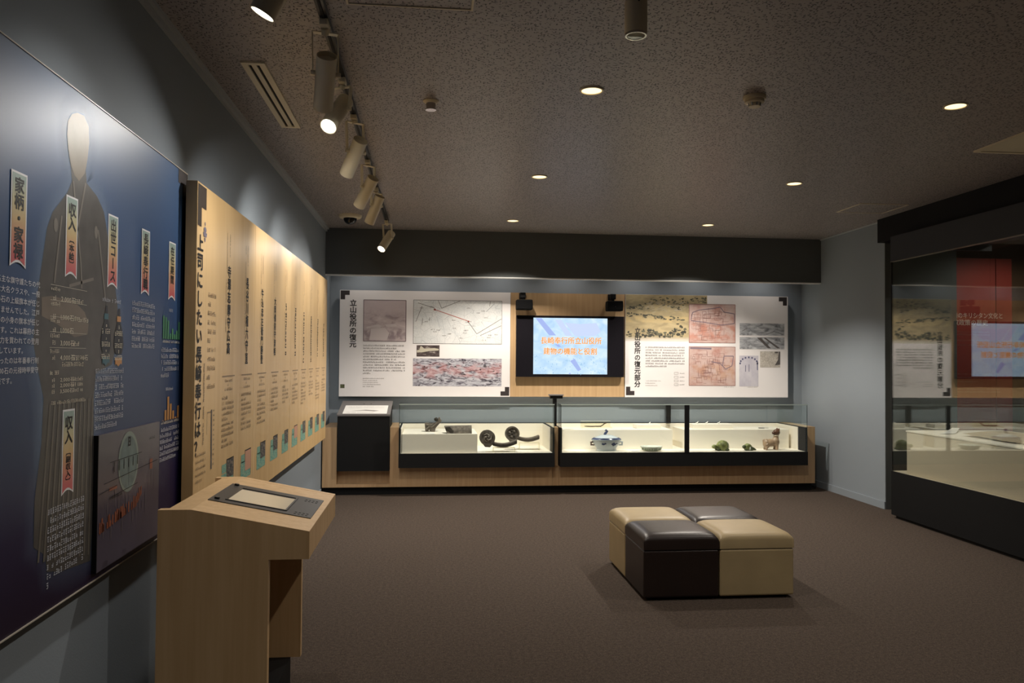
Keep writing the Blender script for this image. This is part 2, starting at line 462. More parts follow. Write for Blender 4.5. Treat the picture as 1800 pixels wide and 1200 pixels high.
# ceiling: fissured mineral board, grey brown with short dark pits
def ceiling_mat():
    m, nt, N, L, b = _new('fissured_grey_brown_ceiling_board')
    tc = N.new('ShaderNodeTexCoord')
    wn = N.new('ShaderNodeTexNoise'); wn.inputs['Scale'].default_value = 14; wn.inputs['Detail'].default_value = 2
    L.new(tc.outputs['Object'], wn.inputs['Vector'])
    add = N.new('ShaderNodeVectorMath'); add.operation = 'MULTIPLY_ADD'; add.inputs[1].default_value = (0.035, 0.035, 0)
    L.new(wn.outputs['Color'], add.inputs[0]); L.new(tc.outputs['Object'], add.inputs[2])
    masks = []
    for (sx, sy, rot, th) in ((30, 72, 0.5, 0.25), (66, 30, 0.2, 0.25), (52, 58, 1.0, 0.16)):
        mp = N.new('ShaderNodeMapping'); mp.inputs['Scale'].default_value = (sx, sy, 1); mp.inputs['Rotation'].default_value = (0, 0, rot)
        L.new(add.outputs[0], mp.inputs['Vector'])
        vo = N.new('ShaderNodeTexVoronoi'); vo.voronoi_dimensions = '2D'; vo.inputs['Scale'].default_value = 1
        L.new(mp.outputs[0], vo.inputs['Vector'])
        a = N.new('ShaderNodeMapRange'); a.inputs[1].default_value = th; a.inputs[2].default_value = th * 0.55; a.inputs[3].default_value = 0; a.inputs[4].default_value = 1
        L.new(vo.outputs['Distance'], a.inputs[0])
        # keep only some of the cells
        se = N.new('ShaderNodeSeparateColor'); L.new(vo.outputs['Color'], se.inputs[0])
        g = N.new('ShaderNodeMath'); g.operation = 'GREATER_THAN'; g.inputs[1].default_value = 0.50; L.new(se.outputs[0], g.inputs[0])
        mu = N.new('ShaderNodeMath'); mu.operation = 'MULTIPLY'; L.new(a.outputs[0], mu.inputs[0]); L.new(g.outputs[0], mu.inputs[1])
        masks.append(mu.outputs[0])
    mxm = N.new('ShaderNodeMath'); mxm.operation = 'MAXIMUM'; L.new(masks[0], mxm.inputs[0]); L.new(masks[1], mxm.inputs[1])
    mx2 = N.new('ShaderNodeMath'); mx2.operation = 'MAXIMUM'; L.new(mxm.outputs[0], mx2.inputs[0]); L.new(masks[2], mx2.inputs[1])
    c = N.new('ShaderNodeMix'); c.data_type = 'RGBA'
    c.inputs[6].default_value = (0.35, 0.312, 0.298, 1); c.inputs[7].default_value = (0.022, 0.018, 0.016, 1)
    L.new(mx2.outputs[0], c.inputs[0]); L.new(c.outputs[2], b.inputs['Base Color'])
    inv = N.new('ShaderNodeMath'); inv.operation = 'SUBTRACT'; inv.inputs[0].default_value = 1; L.new(mx2.outputs[0], inv.inputs[1])
    bp = N.new('ShaderNodeBump'); bp.inputs['Strength'].default_value = 0.6; bp.inputs['Distance'].default_value = 0.004
    L.new(inv.outputs[0], bp.inputs['Height']); L.new(bp.outputs['Normal'], b.inputs['Normal'])
    b.inputs['Roughness'].default_value = 0.40; b.inputs['Specular IOR Level'].default_value = 0.6
    return m
M['ceiling'] = ceiling_mat()

# ------------------------------------------------------------------ the room
XL, ZC, YB, XW = -1.165, 2.958, 9.56, 4.645
YN, XE = -2.6, 8.0                      # behind the camera, far right side
struct('floor', MB().box(XL - .1, XE + .1, YN - .1, YB + .1, -0.1, 0), M['carpet'])
struct('ceiling', MB().box(XL - .1, XE + .1, YN - .1, YB + .1, ZC, ZC + .1), M['ceiling'])
struct('wall_left', MB().box(XL - .1, XL, YN, YB, 0, ZC), M['wall'])
struct('wall_back', MB().box(XL, XW, YB, YB + .1, 0, ZC), M['wall'])
struct('wall_right', MB().box(XW, XW + .12, 7.725, YB + .1, 0, ZC), M['wall'])
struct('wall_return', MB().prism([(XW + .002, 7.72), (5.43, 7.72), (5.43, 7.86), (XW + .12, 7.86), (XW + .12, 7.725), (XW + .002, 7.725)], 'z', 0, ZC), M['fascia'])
struct('wall_passage', MB().box(XW + .12, XE, 8.02, 8.12, 0, ZC), M['wall_dark'])
struct('wall_far_right', MB().box(XE, XE + .1, YN, 8.02, 0, ZC), M['wall_dark'])
struct('wall_front', MB().box(XL, XE, YN - .1, YN, 0, ZC), M['wall'])
struct('baseboard_right', MB().box(XW - .012, XW, 7.722, 9.56, 0, 0.075), M['wall'])
struct('baseboard_left', MB().box(XL, XL + .012, YN, 8.86, 0, 0.075), M['wall'])
# dropped fascia in front of the lit back wall, with its pale bottom edge
fas = struct('trim_1', MB().box(XL, XW, 9.06, 9.12, 2.440, ZC), M['fascia'])
build('edge_strip', MB().box(XL, XW, 9.052, 9.128, 2.428, 2.440), mat('pale_edge_paint', (0.72, 0.73, 0.72), 0.5), fas)
struct('trim_2', MB().box(XL, XL + .036, YN, 9.06, ZC - .018, ZC).box(XL, XL + .018, YN, 9.06, ZC - .042, ZC - .018), M['trim'])
struct('trim_3', MB().box(XW - .012, XW, 7.72, 9.06, ZC - .014, ZC), M['trim'])

# wall-washer lamps in the slot behind the fascia
for x in (-0.75, 0.05, 0.85, 1.65, 2.45, 3.25, 4.05):
    spot('wash_light', (x, 9.2, ZC - .115), (x, 9.50, 1.55), COVE_W, COVE_C, 110, 1.0, 0.04)

# ------------------------------------------------------------------ ceiling fittings
def downlight(x, y, label, first=[None]):
    if first[0] is None:
        t = thing('recessed_downlight', (x, y, ZC), label, 'ceiling light', 'lit recessed downlights')
        ring = MB()
        n = 32
        vs = []; fs = []
        prof = [(0.066, 0.0), (0.066, -0.006), (0.056, -0.006), (0.052, 0.02)]
        for (r, z) in prof:
            for k in range(n):
                a = 2 * math.pi * k / n; vs.append((x + r * math.cos(a), y + r * math.sin(a), ZC + z))
        for i in range(len(prof) - 1):
            for k in range(n): fs.append((i * n + k, i * n + (k + 1) % n, (i + 1) * n + (k + 1) % n, (i + 1) * n + k))
        ring.add(vs, fs)
        build('trim_ring', ring, M['fixture'], t, smooth=True)
        build('lamp_disc', MB().cyl((x, y, ZC + .002), (x, y, ZC - .002), 0.054, n=32), M['lamp'], t)
        first[0] = t
    else:
        t = copy_tree(first[0]); t.location = (x, y, ZC); t['label'] = label
    return t
DL = [(0.86, 4.21, 'glowing round downlight nearest the camera, between sprinkler and smoke detector'),
      (2.96, 4.21, 'glowing round downlight at far right, near the square ceiling grille'),
      (0.86, 6.26, 'glowing round downlight in the middle of the ceiling, second of the left row'),
      (2.96, 6.22, 'glowing round downlight second in the right row, above the showcase counter'),
      (0.86, 8.29, 'small glowing downlight nearest the dark fascia, left of the television'),
      (2.96, 8.25, 'small glowing downlight nearest the dark fascia, right of the television')]
for (x, y, lb) in DL:
    t = downlight(x, y, lb)
for (x, y, lb) in DL:
    l = spot('downlight_beam', (x, y, ZC - .035), (x, y, 0), DOWN_W * (2.9 if y > 8 else 0.8 if y > 5 else 0.75), DOWN_C, 124, 0.5, 0.026)
for (x, y, lb) in ((0.86, 2.1, 'recessed downlight overhead, left row, just out of view'), (2.96, 2.1, 'recessed downlight overhead, right row, just out of view'), (0.86, 0.0, 'recessed downlight above the camera position, left row'), (2.96, 0.0, 'recessed downlight right of the camera position, right row')):
    t = downlight(x, y, lb)
    spot('downlight_beam', (x, y, ZC - .035), (x, y, 0), DOWN_W * 0.5, DOWN_C, 130, 0.7, 0.026)

t = downlight(6.1, 7.0, 'added unseen downlight brightening the passage behind the tall glass showcase')
spot('downlight_beam', (6.1, 7.0, ZC - .035), (6.0, 7.3, 0), PASSAGE_FILL_W, DOWN_C, 140, 0.6, 0.026)  # unseen lamp, added to brighten the red board in the passage
# smoke detector
t = thing('smoke_detector', (1.77, 4.20, ZC), 'round cream smoke detector on the ceiling between two downlights', 'smoke detector')
build('base', MB().lathe([(0.062, 0), (0.062, -.012), (0.058, -.018)], (1.77, 4.20, ZC), 28), M['fixture_grey'], t, smooth=True)
build('sensor_head', MB().lathe([(0.052, -.018), (0.052, -.034), (0.040, -.040), (0.0, -.040)], (1.77, 4.20, ZC), 28), M['fixture_grey'], t, smooth=True)
for k in range(8):
    a = k * math.pi / 4
    build('vent_rib', MB().cyl((1.77 + .036 * math.cos(a), 4.2 + .036 * math.sin(a), ZC - .038), (1.77 + .030 * math.cos(a), 4.2 + .030 * math.sin(a), ZC - .054), .004, n=6), M['chrome'], t)
build('bottom_cap', MB().cyl((1.77, 4.2, ZC - .052), (1.77, 4.2, ZC - .058), .032), M['fixture_grey'], t)
# sprinkler
sx, sy = -0.004, 4.50
t = thing('sprinkler', (sx, sy, ZC), 'small chrome fire sprinkler with white flange on the ceiling', 'sprinkler')
build('flange', MB().lathe([(0.046, 0), (0.046, -.004), (0.034, -.014), (0.030, -.014)], (sx, sy, ZC), 24), M['fixture'], t, smooth=True)
build('body', MB().cyl((sx, sy, ZC - .010), (sx, sy, ZC - .045), .028, .026), M['chrome'], t, smooth=True)
build('deflector', MB().cyl((sx, sy, ZC - .046), (sx, sy, ZC - .052), .030), M['chrome'], t, smooth=True)
# dome camera
cx, cy = -0.815, 8.22
t = thing('dome_camera', (cx, cy, ZC), 'dome security camera with black glass on ceiling by the left wall', 'camera')
build('base_ring', MB().lathe([(0.118, 0), (0.118, -.012), (0.105, -.030), (0.070, -.034)], (cx, cy, ZC), 32), M['fixture'], t, smooth=True)
dm = MB().lathe([(0.068 * math.cos(a * math.pi / 16), -.032 - .062 * math.sin(a * math.pi / 16)) for a in range(0, 9)], (cx, cy, ZC), 28)
build('dome', dm, mat('black_dome_glass', (0.006, 0.006, 0.007), 0.08), t, smooth=True)
# surface-mounted cylinder light, off
cx, cy = 0.823, 3.14
t = thing('cylinder_ceiling_light', (cx, cy, ZC), 'cream cylinder ceiling light with clear lens, switched off, at top edge', 'ceiling light')
build('housing', MB().lathe([(0.040, 0), (0.046, -.004), (0.046, -.128), (0.044, -.132)], (cx, cy, ZC), 32), M['fixture'], t, smooth=True)
build('mounting_screw', MB().cyl((cx, cy - .044, ZC - .014), (cx, cy - .048, ZC - .014), .004, n=10), M['hole'], t)
build('reflector', MB().lathe([(0.038, -.131), (0.030, -.118), (0.010, -.110), (0.0, -.110)], (cx, cy, ZC), 28), M['chrome'], t, smooth=True)
build('lens_ring', MB().lathe([(0.044, -.130), (0.044, -.142), (0.037, -.142), (0.037, -.130)], (cx, cy, ZC), 28), M['chrome'], t, smooth=True)
build('lens', MB().cyl((cx, cy, ZC - .139), (cx, cy, ZC - .141), .037), M['glass'], t)

# slot air diffuser
t = thing('slot_diffuser', (-.88, 4.55, ZC), 'long cream two-slot air diffuser in the ceiling beside the left wall', 'air vent')
x0, x1, y0, y1 = -.938, -.822, 4.00, 5.11
build('frame', MB().box(x0, x0 + .030, y0, y1, ZC - .010, ZC).box(x1 - .030, x1, y0, y1, ZC - .010, ZC).box(x0 + .03, x1 - .03, y0, y0 + .03, ZC - .010, ZC).box(x0 + .03, x1 - .03, y1 - .03, y1, ZC - .010, ZC), M['fixture'], t)
build('slot_backing', MB().box(x0 + .03, x1 - .03, y0 + .03, y1 - .03, ZC - .002, ZC), M['hole'], t)
build('slot_bar', MB().box(-.892, -.868, y0 + .03, y1 - .03, ZC - .009, ZC - .002), M['fixture'], t)

def hatch(x0, x1, y0, y1, label, wdt=.010):
    t = thing('access_hatch', ((x0 + x1) / 2, (y0 + y1) / 2, ZC), label, 'hatch', 'ceiling access hatches')
    for (a, b, c, d) in ((x0, x1, y0, y0 + wdt), (x0, x1, y1 - wdt, y1), (x0, x0 + wdt, y0 + wdt, y1 - wdt), (x1 - wdt, x1, y0 + wdt, y1 - wdt)):
        build('frame_bar', MB().box(a, b, c, d, ZC - .006, ZC), M['fixture_grey'], t)
    build('door_panel', MB().box(x0 + wdt + .003, x1 - wdt - .003, y0 + wdt + .003, y1 - wdt - .003, ZC - .003, ZC), M['ceiling'], t)
hatch(-.352, .168, 2.77, 3.295, 'square ceiling access hatch at the top edge of the view')
hatch(3.93, 4.40, 6.92, 7.36, 'square ceiling access hatch near the glass case on the right')
# square grille
t = thing('square_ceiling_grille', (4.0, 4.8, ZC), 'pale tan square air grille in the ceiling at right edge', 'air vent')
x0, x1, y0, y1 = 3.715, 4.30, 4.52, 5.10
for (a, b, c, d) in ((x0, x1, y0, y0 + .03), (x0, x1, y1 - .03, y1), (x0, x0 + .03, y0 + .03, y1 - .03), (x1 - .03, x1, y0 + .03, y1 - .03)):
    build('frame_bar', MB().box(a, b, c, d, ZC - .012, ZC), M['fixture_grey'], t)
build('cover_plate', MB().box(x0 + .036, x1 - .036, y0 + .036, y1 - .036, ZC - .008, ZC), M['fixture_grey'], t)

# lighting track with seven heads
t = thing('lighting_track', (-.455, 5.5, ZC), 'black ceiling lighting track running along the left wall', 'lighting track')
build('rail', MB().box(-.473, -.437, 1.2, 8.40, ZC - .030, ZC), M['blackmetal'], t)
build('channel', MB().box(-.461, -.449, 1.21, 8.39, ZC - .034, ZC - .030), M['hole'], t)
build('end_cap', MB().box(-.475, -.435, 8.40, 8.425, ZC - .034, ZC), M['blackmetal'], t)
H1R, H1L = (-.430, 2.607, 2.830), (-.547, 2.620, 2.609)
HEADS = [  # (mount y, rear, lens, label)
    (2.62, H1R, H1L, 'lit cream track spotlight at the top edge, nearest the camera'),
    (3.42, (-.444, 3.42, 2.784), (-.482, 3.600, 2.615), 'large cream track spotlight seen from behind, second along the track'),
    (4.12, (-.449, 4.20, 2.841), (-.514, 4.040, 2.660), 'track spotlight with glaring white lens, third along the track'),
    (4.74, (-.411, 4.70, 2.776), (-.507, 4.860, 2.610), 'cream track spotlight just beyond the glaring one'),
    (5.80, (-.411, 5.75, 2.790), (-.522, 5.888, 2.613), 'cream track spotlight above the dome camera, front of the close pair'),
    (6.74, (-.423, 6.72, 2.857), (-.517, 6.815, 2.646), 'cream track spotlight beside the dome camera, rear of the close pair'),
    (8.33, (-.401, 8.30, 2.795), (-.496, 8.163, 2.609), 'small lit track spotlight in front of the dark fascia, end of track')]
for (ym, R_, L_, lb), pw_ in zip(HEADS, (.28, 1.0, .6, .85, .65, .6, .6)):
    R_ = Vector(R_); L_ = Vector(L_); d = (L_ - R_).normalized(); mid = R_.lerp(L_, 0.34); r = 0.043
    mount = Vector((-.455, ym, ZC - .032))
    t = thing('track_spotlight', tuple(mount), lb, 'spotlight', 'spotlights on the ceiling track')
    build('track_adapter', MB().box(-.473, -.437, ym - .045, ym + .045, ZC - .058, ZC - .031), M['fixture'], t, bevel=.004)
    side = d.cross(Vector((0, 0, 1))).normalized()
    top = Vector((mid.x, mid.y, min(ZC - .066, mid.z + .115)))
    top = Vector((-.455 + (mid.x + .455) * .4, ym + (mid.y - ym) * .4, ZC - .072))
    build('stem', MB().cyl((-.455, ym, ZC - .056), tuple(top), .016, n=14), M['fixture'], t, smooth=True)
    yo = MB()
    for sgn in (-1, 1):
        a = top + side * (sgn * .052); b_ = mid + side * (sgn * .052)
        fwv = (b_ - a).normalized().cross(side).normalized() * .014
        th = side * (sgn * .004)
        vs = [a - fwv, a + fwv, b_ + fwv, b_ - fwv, a - fwv + th, a + fwv + th, b_ + fwv + th, b_ - fwv + th]
        yo.add(vs, [(0, 1, 2, 3), (7, 6, 5, 4), (0, 4, 5, 1), (1, 5, 6, 2), (2, 6, 7, 3), (3, 7, 4, 0)])
    a = top - side * .056; b_ = top + side * .056; q = side.cross(Vector((0, 0, 1))).normalized() * .014; zz = Vector((0, 0, .004))
    yo.add([a - q, a + q, b_ + q, b_ - q, a - q + zz, a + q + zz, b_ + q + zz, b_ - q + zz], [(3, 2, 1, 0), (4, 5, 6, 7), (0, 1, 5, 4), (1, 2, 6, 5), (2, 3, 7, 6), (3, 0, 4, 7)])
    build('bracket', yo, M['fixture'], t)
    for sgn in (-1, 1):
        build('pivot_knob', MB().cyl(tuple(mid + side * (sgn * .044)), tuple(mid + side * (sgn * .064)), .011, n=14), M['fixture'], t, smooth=True)
    # housing: open tube with rear rim
    n = 28; vs = []; fs = []
    ax = d.orthogonal().normalized(); bx_ = d.cross(ax)
    Lh = (L_ - R_).length
    prof = [(0.0, .022), (r * .86, .020), (r * .90, .0), (r, .0), (r, Lh), (r * .9, Lh), (r * .88, Lh - .018)]
    for (rr, tt) in prof:
        for k in range(n):
            an = 2 * math.pi * k / n
            vs.append(R_ + d * tt + ax * (rr * math.cos(an)) + bx_ * (rr * math.sin(an)))
    for i in range(len(prof) - 1):
        for k in range(n): fs.append((i * n + k, i * n + (k + 1) % n, (i + 1) * n + (k + 1) % n, (i + 1) * n + k))
    build('housing', MB().add(vs, fs), M['fixture'], t, smooth=True)
    build('lens', MB().cyl(tuple(L_ - d * .012), tuple(L_ - d * .008), r * .87, n=28), M['lampw'], t)
    spot('track_beam', tuple(L_ + d * .004), tuple(L_ + d), TRACK_W * pw_, TRACK_C, 112, 0.95, 0.030, t)


# ------------------------------------------------------------------ blue wall panel (left, near)
rng = random.Random(4)
def board_grad():
    m, nt, N, L, b = _new('blue_gradient_print')
    tc = N.new('ShaderNodeTexCoord'); sp = N.new('ShaderNodeSeparateXYZ'); L.new(tc.outputs['Object'], sp.inputs[0])
    n = N.new('ShaderNodeTexNoise'); n.inputs['Scale'].default_value = 1.6; n.inputs['Detail'].default_value = 4; L.new(tc.outputs['Object'], n.inputs['Vector'])
    mr = N.new('ShaderNodeMapRange'); mr.inputs[1].default_value = 0.0; mr.inputs[2].default_value = 1.6; L.new(sp.outputs[2], mr.inputs[0])
    ad = N.new('ShaderNodeMath'); ad.operation = 'MULTIPLY_ADD'; ad.inputs[1].default_value = 0.10; L.new(n.outputs['Fac'], ad.inputs[0]); L.new(mr.outputs[0], ad.inputs[2])
    r = N.new('ShaderNodeValToRGB'); e = r.color_ramp.elements
    e[0].position = 0.06; e[0].color = (0.016, 0.008, 0.030, 1); e[1].position = 0.98; e[1].color = (0.060, 0.120, 0.245, 1)
    for p, c in ((0.22, (0.022, 0.016, 0.060, 1)), (0.36, (0.028, 0.050, 0.120, 1)), (0.55, (0.030, 0.070, 0.170, 1)), (0.80, (0.042, 0.096, 0.225, 1))):
        k = e.new(p); k.color = c
    L.new(ad.outputs[0], r.inputs[0]); L.new(r.outputs[0], b.inputs['Base Color'])
    b.inputs['Roughness'].default_value = 0.42; b.inputs['Specular IOR Level'].default_value = 0.4
    return m
def fade_mat(name, col, rough=0.4):
    m, nt, N, L, b = _new(name)
    b.inputs['Base Color'].default_value = (*col, 1); b.inputs['Roughness'].default_value = rough
    a = N.new('ShaderNodeAttribute'); a.attribute_name = 'fade'
    L.new(a.outputs['Fac'], b.inputs['Alpha'])
    return m
BX = -1.125; PB = P_left(BX)
Y0, Y1, Z0, Z1 = -0.35, 3.81, 0.742, 2.345
bp = thing('wall_panel', (BX, 1.7, Z0), 'large dark blue wall panel with faded robed figure and ribbon headings', 'wall panel')
build('board', MB().box(XL, BX, Y0, Y1, Z0, Z1), board_grad(), bp)
M['alu'] = mat('pale_edge_strip', (0.55, 0.50, 0.42), 0.4)
build('edge_strip', MB().box(XL, BX + .003, Y0, Y1, Z0 - .004, Z0).box(XL, BX + .003, Y0, Y1, Z1, Z1 + .004).box(XL, BX + .003, Y1, Y1 + .004, Z0 - .004, Z1 + .004), M['alu'], bp)
c = .062
build('corner_mark', MB().poly(PB, [(Y1, Z1), (Y1, Z1 - 2 * c), (Y1 - c, Z1 - 2 * c), (Y1 - c, Z1 - c), (Y1 - 2 * c, Z1 - c), (Y1 - 2 * c, Z1)], .0012), M['cornermark'], bp)
OUT = [(2.653, 2.276), (2.703, 2.282), (2.739, 2.257), (2.746, 2.206), (2.735, 2.147), (2.724, 2.107), (2.734, 2.068), (2.816, 2.042), (2.875, 2.0), (2.908, 1.93), (2.963, 1.817), (3.012, 1.678), (3.017, 1.555), (2.969, 1.473), (2.834, 1.445), (2.82, 1.359), (2.829, 1.166), (2.833, 0.974), (2.817, 0.816), (2.738, 0.823), (2.616, 0.835), (2.512, 0.859), (2.496, 0.913), (2.426, 0.951), (2.427, 1.084), (2.461, 1.244), (2.469, 1.376), (2.431, 1.46), (2.401, 1.541), (2.41, 1.639), (2.439, 1.757), (2.469, 1.878), (2.502, 1.931), (2.596, 2.009), (2.626, 2.051), (2.617, 2.089), (2.599, 2.131), (2.585, 2.189), (2.59, 2.232), (2.617, 2.261)]
HEAD = [(2.653, 2.276), (2.703, 2.282), (2.739, 2.257), (2.746, 2.206), (2.735, 2.147), (2.716, 2.096), (2.675, 2.062), (2.641, 2.073), (2.616, 2.099), (2.594, 2.144), (2.585, 2.189), (2.59, 2.232), (2.617, 2.261)]
def grow(pts, d):
    n = len(pts); out = []
    for i in range(n):
        a = Vector(pts[i - 1]); b = Vector(pts[(i + 1) % n]); t_ = (b - a).normalized()
        out.append((pts[i][0] - t_.y * d, pts[i][1] + t_.x * d))
    return out
halo = MB(); o1 = OUT; o2 = grow(OUT, .075); nn = len(OUT)
halo.add([PB(p[0], p[1], .0010) for p in o1] + [PB(p[0], p[1], .0010) for p in o2], [(i, (i + 1) % nn, (i + 1) % nn + nn, i + nn) for i in range(nn)],
         None, [0.42 if p[1] > 1.2 else 0.12 for p in o1] + [0.0] * nn)
build('figure_halo', halo, fade_mat('pale_blue_halo_print', (0.30, 0.42, 0.60)), bp)
fig = build('figure_print', MB().poly(PB, OUT, .0012), mat('robe_print', (0.078, 0.072, 0.066), 0.42, var=(14, 0.22)), bp)
build('head_print', MB().poly(PB, HEAD, .0016), mat('faded_head_print', (0.225, 0.185, 0.135), 0.42, var=(9, 0.12)), fig)
build('hands_print', MB().poly(PB, [(2.443, 1.671), (2.505, 1.68), (2.659, 1.674), (2.736, 1.645), (2.768, 1.606), (2.761, 1.572), (2.664, 1.561), (2.546, 1.596), (2.445, 1.617)], .0016), mat('faded_hands_print', (0.19, 0.15, 0.115), 0.42, var=(9, 0.12)), fig)
col_ = MB()
for (a, b_) in (((2.634, 2.053), (2.70, 1.80)), ((2.725, 2.066), (2.655, 1.86)), ((2.70, 1.80), (2.71, 1.72)), ((2.56, 1.93), (2.52, 1.72)), ((2.83, 1.93), (2.90, 1.70)), ((2.62, 1.72), (2.80, 1.76))):
    col_.line(PB, a, b_, .010, .0018)
col_.poly(PB, [(2.522 + .014 * math.cos(k), 1.895 + .022 * math.sin(k)) for k in [i * .63 for i in range(10)]], .0018)
col_.poly(PB, [(2.813 + .014 * math.cos(k), 1.919 + .022 * math.sin(k)) for k in [i * .63 for i in range(10)]], .0018)
build('robe_details', col_, mat('pale_robe_lines_print', (0.20, 0.18, 0.155), 0.42), fig)
st = MB()
for k in range(11):
    u0 = 2.50 + k * .030; st.line(PB, (u0 + .01, 1.36), (2.455 + k * .0345, .90 - .006 * k), .011, .0018)
build('skirt_stripes', st, mat('skirt_stripe_print', (0.145, 0.130, 0.110), 0.42), fig)
# ribbon headings
def ribbon_mat():
    m, nt, N, L, b = _new('ribbon_gradient_print')
    tc = N.new('ShaderNodeTexCoord'); sp = N.new('ShaderNodeSeparateXYZ'); L.new(tc.outputs['UV'], sp.inputs[0])
    r = N.new('ShaderNodeValToRGB'); e = r.color_ramp.elements
    e[0].position = .08; e[0].color = (0.62, 0.13, 0.14, 1); e[1].position = .95; e[1].color = (0.33, 0.44, 0.40, 1)
    for p, c in ((.30, (0.66, 0.27, 0.17, 1)), (.52, (0.66, 0.47, 0.22, 1)), (.75, (0.58, 0.54, 0.33, 1))):
        k = e.new(p); k.color = c
    L.new(sp.outputs[1], r.inputs[0]); L.new(r.outputs[0], b.inputs['Base Color']); b.inputs['Roughness'].default_value = .45
    return m
M['ribbon'] = ribbon_mat()
BAN = [(2.261, 2.347, 2.004, 1.742), (2.588, 2.670, 2.002, 1.745), (2.914, 3.002, 2.002, 1.742), (3.241, 3.331, 2.003, 1.744), (3.570, 3.659, 2.001, 1.747), (2.592, 2.676, 1.334, 1.068)]
for (u0, u1, v1, v0), tx in zip(BAN, T_BAN):
    def shape(i):
        a, b_, lo, hi = u0 + i, u1 - i, v0 + i * 1.2, v1 - i
        arc = [(a + (b_ - a) * k / 6, lo + .014 * math.sin(math.pi * k / 6)) for k in range(7)]
        return arc + [(b_, hi), (a, hi)]
    rb = build('ribbon', MB().poly(PB, shape(0), .0020), M['white_ink'], bp)
    build('ribbon_field', MB().poly(PB, shape(.006), .0024, uv=True), M['ribbon'], rb)
    if '〔' in tx:
        tm = MB().vtext(PB, tx[:2], (u0 + u1) / 2, v1 - .020, v1 - .108, .056, .046, .022, .0029)
        tm.vtext(PB, tx[2:], (u0 + u1) / 2, v1 - .122, v0 + .030, .036, None, .022, .0029)
    elif len(tx) == 4: tm = MB().vtext(PB, tx, (u0 + u1) / 2, v1 - .018, v0 + .070, .048, .040, .022, .0029)
    else: tm = MB().vtext(PB, tx, (u0 + u1) / 2, v1 - .014, v0 + .022, .052, .046, .022, .0029)
    build('heading_text', tm, M['ink'], rb)
# body texts
tb = MB()
for i, s_ in enumerate(T_BODY):
    v = 1.705 - i * .0272
    wd = .0235 * sum(glyph(c_, .008)[2] for c_ in s_)
    full = i not in (7, 10)
    u_end = 2.432 if full else (2.356 if i == 7 else 2.300)
    tb.htext(PB, s_, u_end - wd, v, .0235, .0195, .008, .0022)
build('body_text', tb, M['white_ink'], bp)
tb = MB()
ROWS = [(1.703, 1.676, '2,000石', .05), (1.657, 1.620, '1,000石', .09), (1.608, 1.580, '1,000石', 0), (1.562, 1.541, '3,000石', .03), (1.515, 1.496, '4,000石', .07)]
for (vh, vr, num, ex) in ROWS:
    tb.scribble(PB, 2.499, 2.565, vh, .011, rng, .0024); tb.scribble(PB, 2.513, 2.545, vr, .012, rng, .0024)
    tb.htext(PB, num, 2.566, vr, .030, .021, .008, .0024)
    if ex: tb.scribble(PB, 2.648, 2.648 + ex + .03, vr - .001, .014, rng, .0024)
    tb.line(PB, (2.497, vh + .011), (2.75, vh + .011), .0010, .0022)
tb.htext(PB, '1,500石', 2.690, 1.496, .026, .021, .008, .0024)
tb.scribble(PB, 2.578, 2.735, 1.475, .013, rng, .0024); tb.scribble(PB, 2.501, 2.565, 1.450, .011, rng, .0024)
for v, num in ((1.428, '2,000石'), (1.411, '2,000石'), (1.393, '3,500石')):
    tb.scribble(PB, 2.515, 2.545, v, .011, rng, .0024); tb.htext(PB, num, 2.570, v, .029, .016, .008, .0024); tb.scribble(PB, 2.65, 2.74, v, .011, rng, .0024)
tb.scribble(PB, 2.515, 2.757, 1.359, .010, rng, .0024)
build('income_table', tb, M['cream_ink'], bp)
tb = MB()
for i in range(8): tb.scribble(PB, 2.828, 3.095 - (.06 if i == 7 else 0), 1.450 - i * .0272, .0165, rng, .0022, .9)
for i in range(7): tb.scribble(PB, 3.152, 3.418, 1.706 - i * .0272, .0165, rng, .0022, .9)
for i in range(5): tb.scribble(PB, 3.488, 3.740 - (.14 if i == 4 else 0), 1.531 - i * .0272, .0165, rng, .0022, .9)
for i in range(6): tb.scribble(PB, 3.490, 3.750 - (.04 if i == 5 else 0), 1.190 - i * .0250, .0150, rng, .0022, .9)
for i in range(9): tb.scribble(PB, 2.506, 2.768 - (.235 if i == 8 else 0), 1.035 - i * .0272, .0165, rng, .0022, .9)
tb.scribble(PB, 2.874, 3.045, 1.699, .013, rng, .0022); tb.scribble(PB, 3.580, 3.645, 1.703, .012, rng, .0022); tb.scribble(PB, 3.555, 3.665, 1.362, .012, rng, .0022)
build('body_text', tb, mat('faint_white_ink', (0.60, 0.62, 0.68), 0.5), bp)
# two bottle-shaped career diagrams
teal = mat('teal_print', (0.060, 0.16, 0.20), .5); orange = mat('apricot_print', (0.60, 0.30, 0.12), .5); dk = mat('dark_slate_print', (0.022, 0.026, 0.036), .5)
for (uc, vt, cm) in ((2.912, 1.678, teal), (3.026, 1.674, orange)):
    bo = [(uc - .008, vt), (uc + .008, vt), (uc + .012, vt - .045), (uc + .038, vt - .09), (uc + .046, vt - .135), (uc + .028, vt - .165), (uc - .028, vt - .165), (uc - .046, vt - .135), (uc - .038, vt - .09), (uc - .012, vt - .045)]
    d_ = build('career_diagram', MB().poly(PB, bo, .0022), dk, bp)
    build('diagram_tag', MB().rect(PB, uc - .020, uc + .016, vt - .048, vt - .028, .0026).poly(PB, [(uc - .030, vt - .178), (uc + .032, vt - .178), (uc + .032, vt - .204), (uc + .022, vt - .198), (uc, vt - .210), (uc - .022, vt - .200), (uc - .030, vt - .206)], .0026), cm, d_)
    q = MB()
    for k, v in enumerate((vt - .090, vt - .135, vt - .178)):
        q.scribble(PB, uc - .040, uc + .040, v, .016, rng, .0030); q.scribble(PB, uc - .006, uc + .012, v + .022, .012, rng, .0030)
    build('diagram_text', q, M['cream_ink'], d_)
g = MB()
